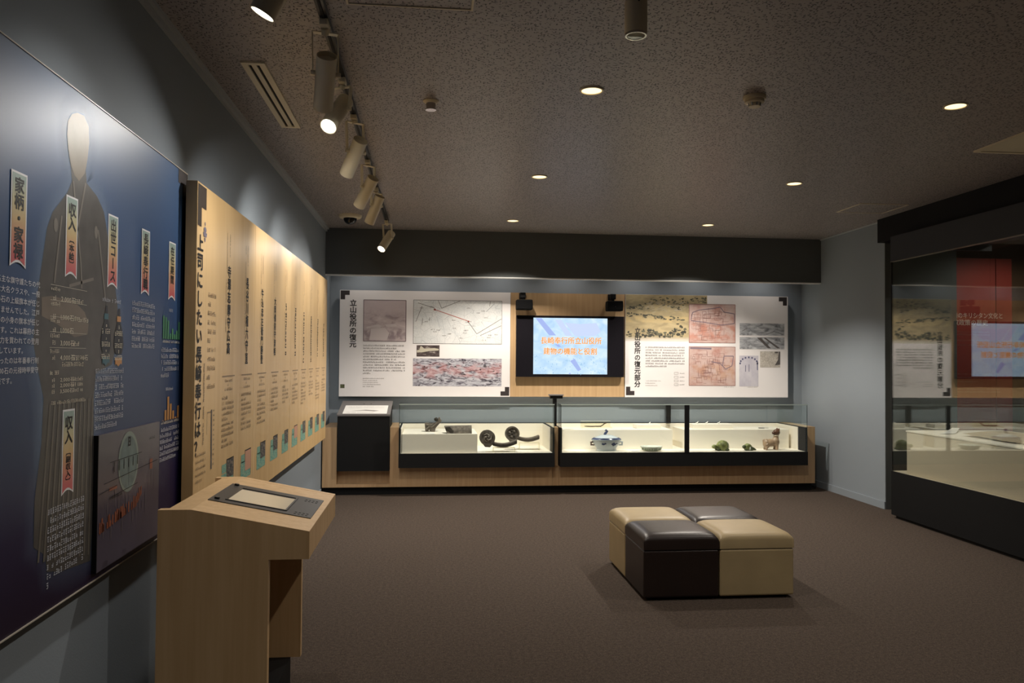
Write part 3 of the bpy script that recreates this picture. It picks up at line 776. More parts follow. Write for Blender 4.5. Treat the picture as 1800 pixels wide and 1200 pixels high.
for k, h in enumerate((.098, .092, .080, .024, .046, .022, .040, .080)):
    u = 3.506 + k * .0295; g.rect(PB, u, u + .021, 1.578, 1.578 + h, .0022)
build('bar_chart', g, mat('green_bar_print', (0.075, 0.25, 0.14), .5), bp)
g = MB()
for k, h in enumerate((0, .042, .098, .066, .034, .004, .052)):
    u = 3.512 + k * .034; g.rect(PB, u, u + .024, 1.228, 1.230 + h, .0022)
build('bar_chart', g, mat('ochre_bar_print', (0.48, 0.24, 0.08), .5), bp)
g = MB().scribble(PB, 3.505, 3.745, 1.566, .009, rng, .0022).scribble(PB, 3.505, 3.750, 1.219, .010, rng, .0022)
build('chart_axis_text', g, M['cream_ink'], bp)
# raised plate at the lower right of the panel
PX = BX + .014; PP = P_left(PX)
pl_ = build('overlay_plate', MB().box(BX, PX, 2.832, 3.448, .768, 1.232), mat('mauve_grey_plate_print', (0.085, 0.072, 0.098), 0.3, var=(2.2, .25)), bp, label='raised grey plate with an oval map diagram')
build('plate_side_strip', MB().box(BX, PX + .002, 2.827, 2.832, .768, 1.232), M['black'], pl_)
def ov(cu, cv, ru, rv, n=36): return [(cu + ru * math.cos(2 * math.pi * k / n), cv + rv * math.sin(2 * math.pi * k / n)) for k in range(n)]
build('oval_border', MB().poly(PP, ov(3.108, 1.110, .100, .112), .0010), mat('pale_green_print', (0.20, 0.25, 0.22), .4), pl_)
build('oval_map', MB().poly(PP, ov(3.108, 1.108, .086, .098), .0016), mat('grey_green_print', (0.115, 0.165, 0.165), .4, var=(18, .25)), pl_)
g = MB().rect(PP, 3.098, 3.104, 1.168, 1.202, .0024).rect(PP, 3.116, 3.122, 1.168, 1.202, .0024).rect(PP, 3.104, 3.116, 1.168, 1.174, .0024).rect(PP, 3.104, 3.116, 1.182, 1.188, .0024).rect(PP, 3.104, 3.116, 1.196, 1.202, .0024)
for k in range(6): g.line(PP, (2.97 + k * .045, 1.125), (2.97 + k * .045, 1.090), .006, .0024)
for (a, b_) in (((2.93, 1.128), (3.24, 1.130)), ((2.88, 1.06), (3.42, 1.078)), ((2.94, 1.005), (3.20, 1.018)), ((3.108, 1.12), (3.108, 1.02)), ((2.84, 1.03), (3.0, 1.04))): g.line(PP, a, b_, .0022, .0024)
g.scribble(PP, 3.32, 3.41, 1.175, .009, rng, .0024).scribble(PP, 2.93, 3.05, 1.003, .009, rng, .0024)
build('map_lines', g, M['ink'], pl_)
g = MB()
for k in range(46):
    u = 2.855 + k * .0087 + rng.uniform(-.006, .006)
    base = .895 + (u - 2.85) * .10; h = rng.uniform(.02, .05)
    if u > 3.18: base += (u - 3.18) * .55
    if rng.random() < .8: g.rect(PP, u, u + rng.uniform(.006, .016), base, base + h, .0014)
g.rect(PP, 3.335, 3.365, 1.050, 1.090, .0014); g.rect(PP, 2.93, 3.0, 1.028, 1.040, .0014)
build('orange_settlement_marks', g, mat('dull_orange_print', (0.27, 0.085, 0.045), .45), pl_)
g = MB()
for k in range(16):
    u = 2.88 + k * .034; b0 = .86 + rng.uniform(0, .12); g.rect(PP, u, u + .005, b0, b0 + rng.uniform(.03, .09), .0012)
build('pale_strokes', g, mat('pale_mauve_print', (0.16, 0.13, 0.14), .45), pl_)

# ------------------------------------------------------------------ beige wooden wall panel (left, beyond)
WX = -1.055; PW = P_left(WX)
Y0, Y1, Z0, Z1 = 3.735, 8.37, 0.680, 2.303
wp = thing('wall_panel', (WX, 6.0, Z0), 'long pale wooden wall panel with black title and ten text columns', 'wall panel')
seams = [Y0, 4.955, 6.245, 7.13, Y1]
for i in range(4):
    build('panel_board', MB().box(WX - .050, WX, seams[i] + (.0015 if i else 0), seams[i + 1] - .0015, Z0, Z1), M['woodpanel'], wp)
build('mounting_frame', MB().box(XL, WX - .050, Y0 + .06, Y1 - .06, Z0 + .06, Z1 - .06), M['black'], wp)
c = .065
build('corner_mark', MB().poly(PW, [(Y0 + .008, Z1 - .008), (Y0 + .008, Z1 - .200), (Y0 + .068, Z1 - .200), (Y0 + .068, Z1 - .110), (Y0 + .145, Z1 - .110), (Y0 + .145, Z1 - .008)], .0012), mat('dark_brown_print', (0.045, 0.032, 0.024), .5), wp)
g = MB().vtext(PW, T_BOSS, 3.790, 2.070, 1.040, .098, .083, .022, .0018)
build('title_text', g, M['ink'], wp)
g = MB()
g.poly(PW, ov(3.862, 2.098, .022, .014, 14), .0018).poly(PW, [(3.83, 2.085), (3.895, 2.085), (3.885, 2.065), (3.84, 2.065)], .0018).poly(PW, ov(3.862, 2.126, .008, .010, 10), .0018).poly(PW, [(3.850, 2.06), (3.874, 2.06), (3.868, 2.042), (3.856, 2.042)], .0018)
build('emblem', g, mat('lilac_grey_print', (0.16, 0.14, 0.18), .5), wp)
g = MB()
for i in range(11): g.scribble(PW, 3.930, 4.095 if i % 4 != 1 else 4.0, 1.800 - i * .0440, .020, rng, .0016)
for i in range(5): g.scribble(PW, 3.765, 3.94 - (.06 if i == 4 else 0), 1.048 - i * .030, .012, rng, .0016)
g.scribble(PW, 3.884, .026, 1.470, .0200, rng, .0016, vertical=True, v1=1.075)
build('intro_text', g, M['ink_mid'], wp)
g = MB().line(PW, (4.022, 1.245), (4.030, .955), .020, .0016)
for k in range(12): g.scribble(PW, 4.05, 4.085, 1.24 - k * .024, .010, rng, .0016)
g.line(PW, (3.945, 1.235), (4.01, 1.235), .003, .0016); g.line(PW, (3.945, 1.235), (3.945, 1.13), .003, .0016)
build('timeline', g, M['ink_soft'], wp)
tealp = pic('teal_chart_print', [(.35, (0.10, 0.26, 0.23)), (.5, (0.19, 0.38, 0.30)), (.62, (0.34, 0.42, 0.27)), (.7, (0.10, 0.22, 0.22))], 5, 7)
pinkp = mat('salmon_chart_print', (0.56, 0.30, 0.20), .5); darkp = pic('dark_portrait_print', [(.38, (0.03, 0.035, 0.04)), (.52, (0.11, 0.10, 0.09)), (.68, (0.34, 0.28, 0.22))], 4, 6)
names = T_NAMES
for k in range(10):
    u0 = 4.215 + k * .4215; uc = u0 + .115
    nt_ = MB()
    top = (1.985, 1.965, 1.935, 1.915, 1.905, 1.895, 1.885, 1.875, 1.868, 1.862)[k]; bot = 1.515 if k in (0, 3, 4, 5, 8, 9) else 1.46
    if k < 4: nt_.vtext(PW, names[k], uc, top, bot, .070, None, .022, .0016)
    else: nt_.scribble(PW, uc, .062, top, (top - bot) / 7.0, rng, .0016, vertical=True, v1=bot - .02, fill=1.0)
    build('name_text', nt_, M['ink'], wp)
    b_ = MB().line(PW, (u0, 1.402), (u0 + .262, 1.402), .006, .0016)
    build('rule_line', b_, M['ink_mid'], wp)
    b_ = MB().scribble(PW, uc + .010, .017, 2.150, .020, rng, .0016, vertical=True, v1=2.02).scribble(PW, uc - .045, .014, 2.150, .019, rng, .0016, vertical=True, v1=1.93 - .03 * (k % 3))
    b_.scribble(PW, uc - .060, .013, top - .07, .019, rng, .0016, vertical=True, v1=bot + .1)
    b_.scribble(PW, u0 + .05, u0 + .22, 1.378, .014, rng, .0016).scribble(PW, u0 + .10, u0 + .14, 1.355, .012, rng, .0016).scribble(PW, u0 + .05, u0 + .22, 1.333, .014, rng, .0016)
    nl = (10, 8, 8, 6, 5, 6, 7, 5, 7, 5)[k]
    for i in range(nl): b_.scribble(PW, u0, u0 + (.262 if (i * 3 + k) % 4 else .12), 1.290 - i * .0275, .0165, rng, .0016, .9)
    build('column_text', b_, M['ink_mid'], wp)
    if k: build('column_divider', MB().rect(PW, u0 - .078, u0 - .070, Z0, 1.30, .0008), mat('pale_line_print', (0.80, 0.62, 0.38), .4), wp)
    pc = build('chart_picture', MB().rect(PW, u0 + .01, u0 + .262, .805, .895 if k in (0,) else .905, .0012).rect(PW, u0 + .02, u0 + .11, .90, .945, .0012), tealp, wp)
    build('portrait_print', MB().rect(PW, u0 + .115, u0 + .262, .865 if k != 1 else .845, .958, .0020), pinkp if k in (1, 5) else darkp, pc)
    build('picture_frame_line', MB().line(PW, (u0 + .11, .962), (u0 + .266, .962), .006, .0020).line(PW, (u0 + .264, .962), (u0 + .264, .81), .004, .0020), M['ink'], pc)

# ------------------------------------------------------------------ console with touch screen
X0, XF, YA, YC = -.965, -.430, 2.99, 3.80
k = thing('info_console', (-.75, 3.4, 0), 'pale wooden console desk with sloping top and built-in screen', 'console')
sidep = [(X0, .13), (-.575, .13), (-.575, .765), (XF, .765), (XF, .866), (-.850, .950), (X0, .950)]
sidep0 = [(X0, 0.0), (-.575, 0.0)] + sidep[2:]
for (a, b_, nm, pp) in ((YA, YA + .035, 'side_panel', sidep0), (YC - .035, YC, 'side_panel', sidep)):
    build(nm, MB().prism(pp, 'y', a, b_), M['woodconsole'], k)
build('back_panel', MB().box(X0, X0 + .03, YA + .035, YC - .035, .13, .93), M['woodconsole'], k)
build('desk_box', MB().prism([(X0 + .03, .765), (XF - .0005, .765), (XF - .0005, .8655), (-.850, .9495), (X0 + .03, .9495)], 'y', YA + .035, YC - .035), M['woodconsole'], k)
build('plinth', MB().box(X0 + .02, -.62, YA + .05, YC - .03, 0, .13), M['black'], k)
# plate on the slope: local frame u along slope downwards (x), v along y
sl = Vector((.42, 0, -.0845)).normalized(); nrm = Vector((.0845, 0, .42)).normalized()
def PS(u, v, o=0.0):
    p = Vector((-.850, 0, .950)) + sl * u + nrm * o; return (p.x, v, p.z)
def slab(u0, u1, v0, v1, o0, o1):
    b = MB(); vs = [PS(u, v, o) for o in (o0, o1) for (u, v) in ((u0, v0), (u1, v0), (u1, v1), (u0, v1))]
    return b.add(vs, [(0, 3, 2, 1), (4, 5, 6, 7), (0, 1, 5, 4), (1, 2, 6, 5), (2, 3, 7, 6), (3, 0, 4, 7)])
pt = build('screen_plate', slab(.004, .402, 3.195, 3.588, -.004, .003), M['charcoal'], k, label='charcoal metal plate around the screen')
fr = MB()
for (a, b_, c, d_) in ((.058, .300, 3.242, 3.250), (.058, .300, 3.514, 3.522), (.058, .066, 3.25, 3.514), (.292, .300, 3.25, 3.514)):
    q = slab(a, b_, c, d_, .003, .006); fr.add(q.v, q.f)
build('screen_bezel', fr, M['blackmetal'], pt)
build('screen_shadow_gap', slab(.066, .292, 3.495, 3.514, .003, .0042), M['hole'], pt)
build('display', slab(.066, .292, 3.250, 3.495, .003, .0040), pic('cream_display_picture', [(.3, (0.62, 0.52, 0.38)), (.55, (0.78, 0.69, 0.52)), (.75, (0.58, 0.50, 0.40))], 2, 2, 2, rough=.15), pt)
for (u, v) in ((.028, 3.236), (.028, 3.560)):
    build('knob', MB().cyl(PS(u, v, .003), PS(u, v, .010), .010, n=16), M['blackmetal'], pt, smooth=True)
for i in range(4):
    for j in range(2):
        for (uu, vv) in ((.335, 3.500), (.335, 3.225)):
            build('speaker_hole', MB().cyl(PS(uu + i * .015, vv + j * .030, .003), PS(uu + i * .015, vv + j * .030, .0036), .0052, n=8), M['hole'], pt)

# ------------------------------------------------------------------ back wall: text panels, board, television, speakers
YP = 9.46; PK = P_back(YP)
ZB, ZT = 1.055, 2.299
def cornermark(pl, u, v, du, dv, c=.052):
    return MB().poly(pl, [(u, v), (u + 2 * c * du, v), (u + 2 * c * du, v + c * dv), (u + c * du, v + c * dv), (u + c * du, v + 2 * c * dv), (u, v + 2 * c * dv)] if du * dv > 0 else
                     [(u, v), (u, v + 2 * c * dv), (u + c * du, v + 2 * c * dv), (u + c * du, v + c * dv), (u + 2 * c * du, v + c * dv), (u + 2 * c * du, v)], .0012)
p1 = thing('text_panel', (-.04, YP, ZB), 'white text panel with street map and aerial photo, left of television', 'wall panel')
build('board', MB().box(-1.045, .960, YP, YP + .045, ZB, ZT), M['white'], p1)
build('mounting_frame', MB().box(-.97, .88, YP + .045, YB, ZB + .08, ZT - .08), M['black'], p1)
build('corner_mark', cornermark(PK, -1.037, ZT - .006, 1, -1), M['cornermark'], p1)
build('corner_mark', cornermark(PK, .952, ZB + .012, -1, 1), M['cornermark'], p1)
build('title_text', MB().vtext(PK, T_TITLE1, -.890, 2.190, 1.625, .082, .080, .022), M['ink'], p1)
ph = pic('faded_pink_photo', [(.32, (0.30, 0.235, 0.245)), (.45, (0.47, 0.39, 0.395)), (.6, (0.56, 0.475, 0.475)), (.72, (0.66, 0.59, 0.58))], 3.5, 6, 8, .6,
         grad=[(.50, .85, (0.52, 0.435, 0.44), .9)], overlay=[(.0, .30, (0.25, 0.19, 0.21), .7)])
q = build('old_photo', MB().rect(PK, -.770, -.277, 1.703, 2.186, .0012), ph, p1)
g = MB()
for (a, b_) in (((-.77, 1.703), (-.277, 1.703)), ((-.277, 1.703), (-.277, 2.186)), ((-.277, 2.186), (-.77, 2.186)), ((-.77, 2.186), (-.77, 1.703))): g.line(PK, a, b_, .008, .0018)
build('photo_border', g, mat('mauve_grey_ink', (0.17, 0.13, 0.14), .6), q)
g = MB().poly(PK, [(-.70, 1.715), (-.50, 1.715), (-.47, 1.80), (-.52, 1.86), (-.68, 1.86)], .0018).poly(PK, [(-.74, 1.87), (-.60, 1.90), (-.56, 1.88), (-.58, 1.86), (-.73, 1.85)], .0018).poly(PK, [(-.52, 1.90), (-.40, 1.91), (-.38, 1.88), (-.50, 1.87)], .0018)
build('photo_roofs', g, mat('pale_pink_ink', (0.60, 0.53, 0.525), .6), q)
mp_ = pic('street_map_print', [(.35, (0.62, 0.64, 0.64)), (.5, (0.70, 0.71, 0.70)), (.7, (0.75, 0.75, 0.74))], 4, 3, 5, vor=[(9, 5, .010, (0.36, 0.38, 0.39)), (26, 13, .020, (0.50, 0.52, 0.53))])
q = build('street_map', MB().rect(PK, -.190, .858, 1.681, 2.194, .0012), mp_, p1)
g = MB()
for (a, b_) in (((-.19, 1.681), (.858, 1.681)), ((.858, 1.681), (.858, 2.194)), ((.858, 2.194), (-.19, 2.194)), ((-.19, 2.194), (-.19, 1.681))): g.line(PK, a, b_, .004, .0018)
for (a, b_) in (((-.14, 2.16), (.06, 2.10)), ((-.09, 2.12), (-.16, 1.94)), ((.10, 2.19), (.14, 2.10)), ((.14, 2.10), (.36, 2.19)), ((.46, 1.94), (.56, 1.80)), ((-.08, 1.98), (-.09, 1.90)), ((.56, 1.80), (.85, 1.98)), ((.6, 1.78), (.85, 1.90)), ((.0, 1.99), (.0, 1.95)), ((.72, 2.19), (.71, 2.13))): g.line(PK, a, b_, .005, .0018)
for i in range(26):
    u = rng.uniform(-.15, .80); v = rng.uniform(1.71, 2.16); g.scribble(PK, u, u + .05, v, .012, rng, .0018)
build('map_lines', g, M['ink_soft'], q)
build('red_route', MB().line(PK, (.055, 2.085), (.465, 1.948), .007, .0022).poly(PK, ov(.06, 2.083, .012, .012, 12), .0022).poly(PK, ov(.462, 1.948, .010, .010, 12), .0022), mat('red_ink', (0.46, 0.11, 0.09), .5), q)
q = build('small_photo', MB().rect(PK, -.149, .120, 1.526, 1.661, .0012), pic('dark_brown_photo', [(.36, (0.05, 0.036, 0.036)), (.55, (0.10, 0.075, 0.072)), (.68, (0.42, 0.38, 0.34))], 3, 4, 4), p1)
build('photo_pale_shape', MB().poly(PK, [(-.145, 1.575), (-.09, 1.575), (.0, 1.592), (.11, 1.600), (.112, 1.618), (.06, 1.628), (-.06, 1.622), (-.09, 1.648), (-.105, 1.648), (-.115, 1.61), (-.145, 1.60)], .0018), mat('cream_photo_ink', (0.52, 0.48, 0.38), .6), q)
ae = pic('aerial_photo_print', [(.36, (0.04, 0.036, 0.05)), (.45, (0.24, 0.23, 0.27)), (.52, (0.44, 0.44, 0.49)), (.68, (0.60, 0.60, 0.65))], 13, 12, 7, 1.2, overlay=[(.22, .92, (0.55, 0.20, 0.18), .45)])
q = build('aerial_photo', MB().rect(PK, -.190, .859, 1.178, 1.505, .0012), ae, p1)
g = MB().line(PK, (.665, 1.235), (.745, 1.262), .005, .0018).line(PK, (.745, 1.262), (.80, 1.225), .005, .0018).line(PK, (.80, 1.225), (.855, 1.228), .004, .0018).line(PK, (.68, 1.19), (.76, 1.22), .004, .0018)
for i in range(16):
    u = rng.uniform(-.17, .80); v = rng.uniform(1.20, 1.48); g.poly(PK, [(u, v), (u + rng.uniform(.02, .06), v + rng.uniform(-.008, .008)), (u + .03, v + .012)], .0018)
build('photo_dark_marks', g, M['ink'], q)
g = MB()
for i in range(11):
    g.scribble(PK, -.772, -.276 if i not in (1, 5, 10) else (-.38 if i != 10 else -.68), 1.652 - i * .0326, .0165, rng, .0016, .9)
build('body_text', g, M['ink_soft'], p1)
g = MB()
for i in range(5): g.scribble(PK, -.772, (-.52, -.60, -.59, -.56, -.64)[i], 1.265 - i * .0235, .010, rng, .0016, .8)
build('caption_text', g, M['ink_pale'], p1)
build('corner_tag', MB().rect(PK, -1.030, -.980, 1.152, 1.196, .0014), mat('olive_square_print', (0.10, 0.11, 0.05), .6, var=(90, .6)), p1)

p2 = thing('text_panel', (3.39, YP, ZB), 'white text panel with ink landscape and pink floor plans, right of television', 'wall panel')
build('board', MB().box(2.362, 4.418, YP, YP + .045, ZB, ZT + .003), M['white'], p2)
build('mounting_frame', MB().box(2.44, 4.34, YP + .045, YB, ZB + .08, ZT - .08), M['black'], p2)
build('corner_mark', cornermark(PK, 4.405, ZT - .004, -1, -1), M['cornermark'], p2)
build('corner_mark', cornermark(PK, 2.374, ZB + .022, 1, 1), M['cornermark'], p2)
land = pic('ink_landscape_print', [(.30, (0.30, 0.245, 0.145)), (.48, (0.42, 0.34, 0.195)), (.62, (0.52, 0.42, 0.24)), (.8, (0.57, 0.46, 0.27))], 5, 7, 7, .6,
           overlay=[(.38, .56, (0.60, 0.46, 0.23), .8), (.60, .90, (0.22, 0.20, 0.13), .55)], grad=[(.12, -.02, (0.72, 0.69, 0.64), .95)])
lp = build('landscape_print', MB().poly(PK, [(2.364, 1.735), (3.155, 1.735), (3.155, 2.196), (3.385, 2.196), (3.385, 2.300), (2.364, 2.300)], .0010, uv=True), land, p2)
rl = random.Random(9)
def lpx(x, y): return (2.364 + (x - 60) * .001256, 2.300 - (y - 100) * .00119)
def blob(mb, x, y, rx, ry, off):
    n = 9; mb.poly(PK, [lpx(x + rx * math.cos(2 * math.pi * k / n) * rl.uniform(.7, 1.2), y - ry * math.sin(2 * math.pi * k / n) * rl.uniform(.7, 1.2)) for k in range(n)], off)
dkt, mdt, roof = MB(), MB(), MB()
for i in range(95):                                   # tree belt at the foot of the picture
    x = rl.uniform(75, 655); top = 430 + 60 * abs(math.sin(x * .011)) - (40 if x > 560 else 0)
    blob(dkt if rl.random() < .6 else mdt, x, rl.uniform(top, 535), rl.uniform(8, 22), rl.uniform(6, 15), .0014 + i * 2e-6)
for i in range(60):                                   # thin row of trees and the left bank
    x = rl.uniform(75, 660); blob(mdt if rl.random() < .6 else dkt, x, 300 + .08 * (x - 60) + rl.uniform(-16, 22), rl.uniform(6, 20), rl.uniform(4, 9), .0014 + i * 2e-6)
for i in range(95):                                   # wooded hill behind the town
    x = rl.uniform(75, 860); ridge = 235 - 115 * math.exp(-((x - 420) / 210.0) ** 2) - (70 if x > 600 else 0)
    y = rl.uniform(ridge, min(ridge + 90, 250))
    if x > 660 and y > 178: y = rl.uniform(125, 175)
    blob(mdt if rl.random() < .7 else dkt, x, y, rl.uniform(6, 18), rl.uniform(4, 10), .0014 + i * 2e-6)
for i in range(55):                                   # roofs of the walled compound
    x = rl.uniform(250, 640); y = rl.uniform(170, 280); w_ = rl.uniform(14, 42)
    roof.poly(PK, [lpx(x, y + 5), lpx(x + w_, y - 3), lpx(x + w_ + 4, y - 9), lpx(x + 5, y - 2)], .0020 + i * 2e-6)
build('painted_dark_trees', dkt, mat('dark_green_ink_wash', (0.045, 0.045, 0.034), .6), lp, kind='stuff')
build('painted_pale_trees', mdt, mat('olive_ink_wash', (0.125, 0.118, 0.075), .6), lp, kind='stuff')
build('painted_roofs', roof, mat('buff_roof_ink', (0.46, 0.40, 0.29), .6), lp, kind='stuff')
build('title_text', MB().vtext(PK, T_TITLE2, 2.514, 1.898, 1.172, .078, .080, .022), M['ink'], p2)
for i, (a, b_, c_, d_) in enumerate(((3.158, 3.742, 1.722, 2.192), (3.158, 3.742, 1.198, 1.672))):
    q = build('floor_plan', MB().rect(PK, a, b_, c_, d_, .0014), pic('pink_plan_print', [(.3, (0.46, 0.24, 0.20)), (.5, (0.57, 0.41, 0.37)), (.7, (0.62, 0.48, 0.45))], 4, 4, 5, overlay=[((.02, .55, (0.50, 0.17, 0.10), .55), (.1, .6, (0.55, 0.30, 0.16), .4))[i]]), p2)
    g = MB()
    for j in range(46):
        u = rng.uniform(a + .02, b_ - .14); v = rng.uniform(c_ + .02, d_ - .10); wd = rng.uniform(.03, .12); h = rng.uniform(.02, .08)
        for (pa, pb) in (((u, v), (u + wd, v)), ((u + wd, v), (u + wd, v + h)), ((u + wd, v + h), (u, v + h)), ((u, v + h), (u, v))):
            if rng.random() < .75: g.line(PK, pa, pb, .0032, .0020)
    for (pa, pb) in (((a, c_), (b_, c_)), ((b_, c_), (b_, d_)), ((b_, d_), (a, d_)), ((a, d_), (a, c_))): g.line(PK, pa, pb, .006, .0020)
    build('plan_lines', g, mat('brown_plan_ink', (0.30, 0.15, 0.13), .6), q)
    g = MB()
    if i == 0: pts = [(3.18, 2.0), (3.20, 2.09), (3.28, 2.12), (3.44, 2.14), (3.55, 2.16), (3.60, 2.10), (3.73, 2.08), (3.73, 1.96), (3.56, 1.94), (3.36, 1.97), (3.18, 1.99)]
    else: pts = [(3.44, 1.49), (3.55, 1.47), (3.62, 1.40), (3.70, 1.44), (3.72, 1.56), (3.60, 1.56), (3.58, 1.44)]
    for pa, pb in zip(pts, pts[1:]): g.line(PK, pa, pb, .009, .0024)
    if i == 1: build('plan_title_strip', MB().line(PK, (3.17, 1.655), (3.44, 1.650), .022, .0024), mat('violet_grey_strip_ink', (0.22, 0.17, 0.21), .6), q)
    build('plan_wall_lines', g, mat('violet_grey_ink', (0.22, 0.17, 0.21), .6), q)
for (c_, d_, nm) in ((1.817, 1.966, 0), (1.648, 1.796, 1)):
    q = build('grey_photo', MB().rect(PK, 3.798, 4.372, c_, d_, .0014), pic('grey_photo_print', [(.32, (0.13, 0.135, 0.145)), (.5, (0.36, 0.37, 0.39)), (.66, (0.60, 0.61, 0.63))], 5, 3, 6, .8), p2)
    g = MB()
    if nm: g.poly(PK, [(4.02, 1.79), (4.07, 1.79), (4.20, 1.66), (4.16, 1.66)], .0020).poly(PK, [(4.10, 1.79), (4.13, 1.79), (4.32, 1.66), (4.28, 1.66)], .0020)
    else: g.line(PK, (4.14, 1.83), (4.24, 1.87), .005, .002).line(PK, (4.24, 1.87), (4.36, 1.83), .005, .002).line(PK, (3.83, 1.87), (3.90, 1.91), .005, .002)
    build('photo_dark_marks', g, M['ink_soft'], q)
q = build('lilac_leaflet', MB().rect(PK, 3.794, 4.038, 1.189, 1.568, .0014), pic('lilac_leaflet_print', [(.35, (0.50, 0.48, 0.55)), (.6, (0.60, 0.58, 0.63))], 2, 2, 3), p2)
g = MB()
for kk in range(9):
    an = math.pi * kk / 8; g.rect(PK, 3.915 - .11 * math.cos(an) - .010, 3.915 - .11 * math.cos(an) + .010, 1.46 + .075 * math.sin(an), 1.482 + .075 * math.sin(an), .0020)
g.rect(PK, 4.020, 4.030, 1.39, 1.50, .0020).rect(PK, 3.87, 3.878, 1.37, 1.45, .0020).rect(PK, 3.915, 3.922, 1.37, 1.46, .0020)
build('leaflet_marks', g, mat('slate_blue_ink', (0.11, 0.11, 0.20), .6), q)
q = build('small_plan', MB().rect(PK, 4.060, 4.318, 1.424, 1.622, .0014), pic('cream_plan_print', [(.35, (0.46, 0.42, 0.37)), (.6, (0.60, 0.56, 0.50))], 3, 3, 4, vor=[(9, 7, .05, (0.34, 0.31, 0.27))]), p2)
build('plan_dark_marks', MB().poly(PK, [(4.30, 1.62), (4.318, 1.62), (4.318, 1.46), (4.25, 1.45), (4.29, 1.52)], .0020).rect(PK, 4.25, 4.29, 1.60, 1.618, .0020), M['ink_soft'], q)
g = MB()
for i in range(8): g.scribble(PK, 2.612, 3.108 if i != 7 else 2.88, 1.660 - i * .0330, .0165, rng, .0016, .9)
build('body_text', g, M['ink_soft'], p2)
g = MB()
for i in range(3): g.scribble(PK, 2.612, (2.81, 2.74, 2.77)[i], 1.252 - i * .028, .009, rng, .0016, .8)
for i in range(4):
    v = 1.345 - i * .046
    for (pa, pb) in (((2.972, v - .012), (3.022, v - .012)), ((3.022, v - .012), (3.022, v + .012)), ((3.022, v + .012), (2.972, v + .012)), ((2.972, v + .012), (2.972, v - .012))): g.line(PK, pa, pb, .003, .0016)
    g.scribble(PK, 3.04, 3.105, v, .011, rng, .0016)
g.scribble(PK, 3.60, 3.73, 1.182, .008, rng, .0016).scribble(PK, 3.90, 4.03, 1.180, .008, rng, .0016)
build('caption_text', g, M['ink_pale'], p2)

YO = 9.478
wb = thing('backing_board', (1.66, YO, ZB), 'oak backing board on the wall behind the television', 'wall board')
build('board', MB().box(.963, 2.359, YO, YO + .04, ZB, ZT + .001), M['woodboard'], wb)
build('mounting_frame', MB().box(1.05, 2.27, YO + .04, YB, ZB + .08, ZT - .08), M['black'], wb)

YT = 9.40
tv = thing('television', (1.70, YT, 1.29), 'black flat-screen television showing orange title on pale blue picture', 'television')
build('bezel', MB().box(1.024, 2.334, YT, YT + .050, 1.295, 2.026), mat('black_glossy_bezel', (0.010, 0.009, 0.012), 0.22), tv, bevel=.004)
build('wall_mount', MB().box(1.45, 1.90, YT + .05, YO, 1.45, 1.85), M['blackmetal'], tv)
PT = P_back(YT)
def screen_mat():
    m, nt, N, L, b = _new('lit_screen_picture')
    tc = N.new('ShaderNodeTexCoord')
    n = N.new('ShaderNodeTexNoise'); n.inputs['Scale'].default_value = 7; n.inputs['Detail'].default_value = 6; n.inputs['Distortion'].default_value = .6
    L.new(tc.outputs['UV'], n.inputs['Vector'])
    r = N.new('ShaderNodeValToRGB'); e = r.color_ramp.elements
    e[0].position = .30; e[0].color = (0.46, 0.68, 0.93, 1); e[1].position = .72; e[1].color = (0.74, 0.89, 0.97, 1)
    k = e.new(.5); k.color = (0.58, 0.78, 0.97, 1)
    L.new(n.outputs['Fac'], r.inputs[0])
    b.inputs['Base Color'].default_value = (0.01, 0.01, 0.01, 1); b.inputs['Roughness'].default_value = 0.25
    L.new(r.outputs[0], b.inputs['Emission Color']); b.inputs['Emission Strength'].default_value = SCREEN_E
    return m
def emi(name, col, s=1.0):
    return mat(name, (0.01, 0.01, 0.01), 0.3, emit=(col, s * SCREEN_E))
U0, U1, V0, V1 = 1.231, 2.127, 1.328, 1.999
dw, dh = U1 - U0, V1 - V0
scr = build('screen_picture', MB().rect(PT, U0, U1, V0, V1, .001), screen_mat(), tv)
def sp_(x, y): return (U0 + dw * (x - 75) / 1300, V1 - dh * (y - 98) / 985)
g = MB()
for pts in ([(110, 105), (215, 105), (470, 405), (350, 405)], [(450, 560), (520, 560), (560, 600), (510, 610)], [(720, 850), (800, 810), (915, 1000), (860, 1030)], [(690, 1080), (720, 1050), (735, 1080)]):
    build('screen_dark_band', MB().poly(PT, [sp_(*p) for p in pts][::-1], .0018), emi('violet_blue_screen_area', (0.38, 0.48, 0.86)), scr)
g = MB()
for pts in ([(450, 130), (560, 130), (760, 410), (640, 410)], [(620, 180), (900, 200), (1180, 180), (1260, 330), (1150, 410), (800, 410)]):
    build('screen_pale_band', MB().poly(PT, [sp_(*p) for p in pts][::-1], .0014), emi('lilac_screen_area', (0.60, 0.70, 0.96)), scr)
g = MB()
for i in range(70):
    x = rng.uniform(90, 1350); y = rng.uniform(740, 1070)
    if x < 700 and rng.random() < .4: y = rng.uniform(740, 900)
    h = rng.uniform(12, 45); g.poly(PT, [sp_(x, y), sp_(x + rng.uniform(10, 24), y + 4), sp_(x + rng.uniform(5, 25), y + h)][::-1], .0018)
build('screen_small_strokes', g, emi('teal_blue_screen_strokes', (0.33, 0.56, 0.78)), scr, kind='stuff')
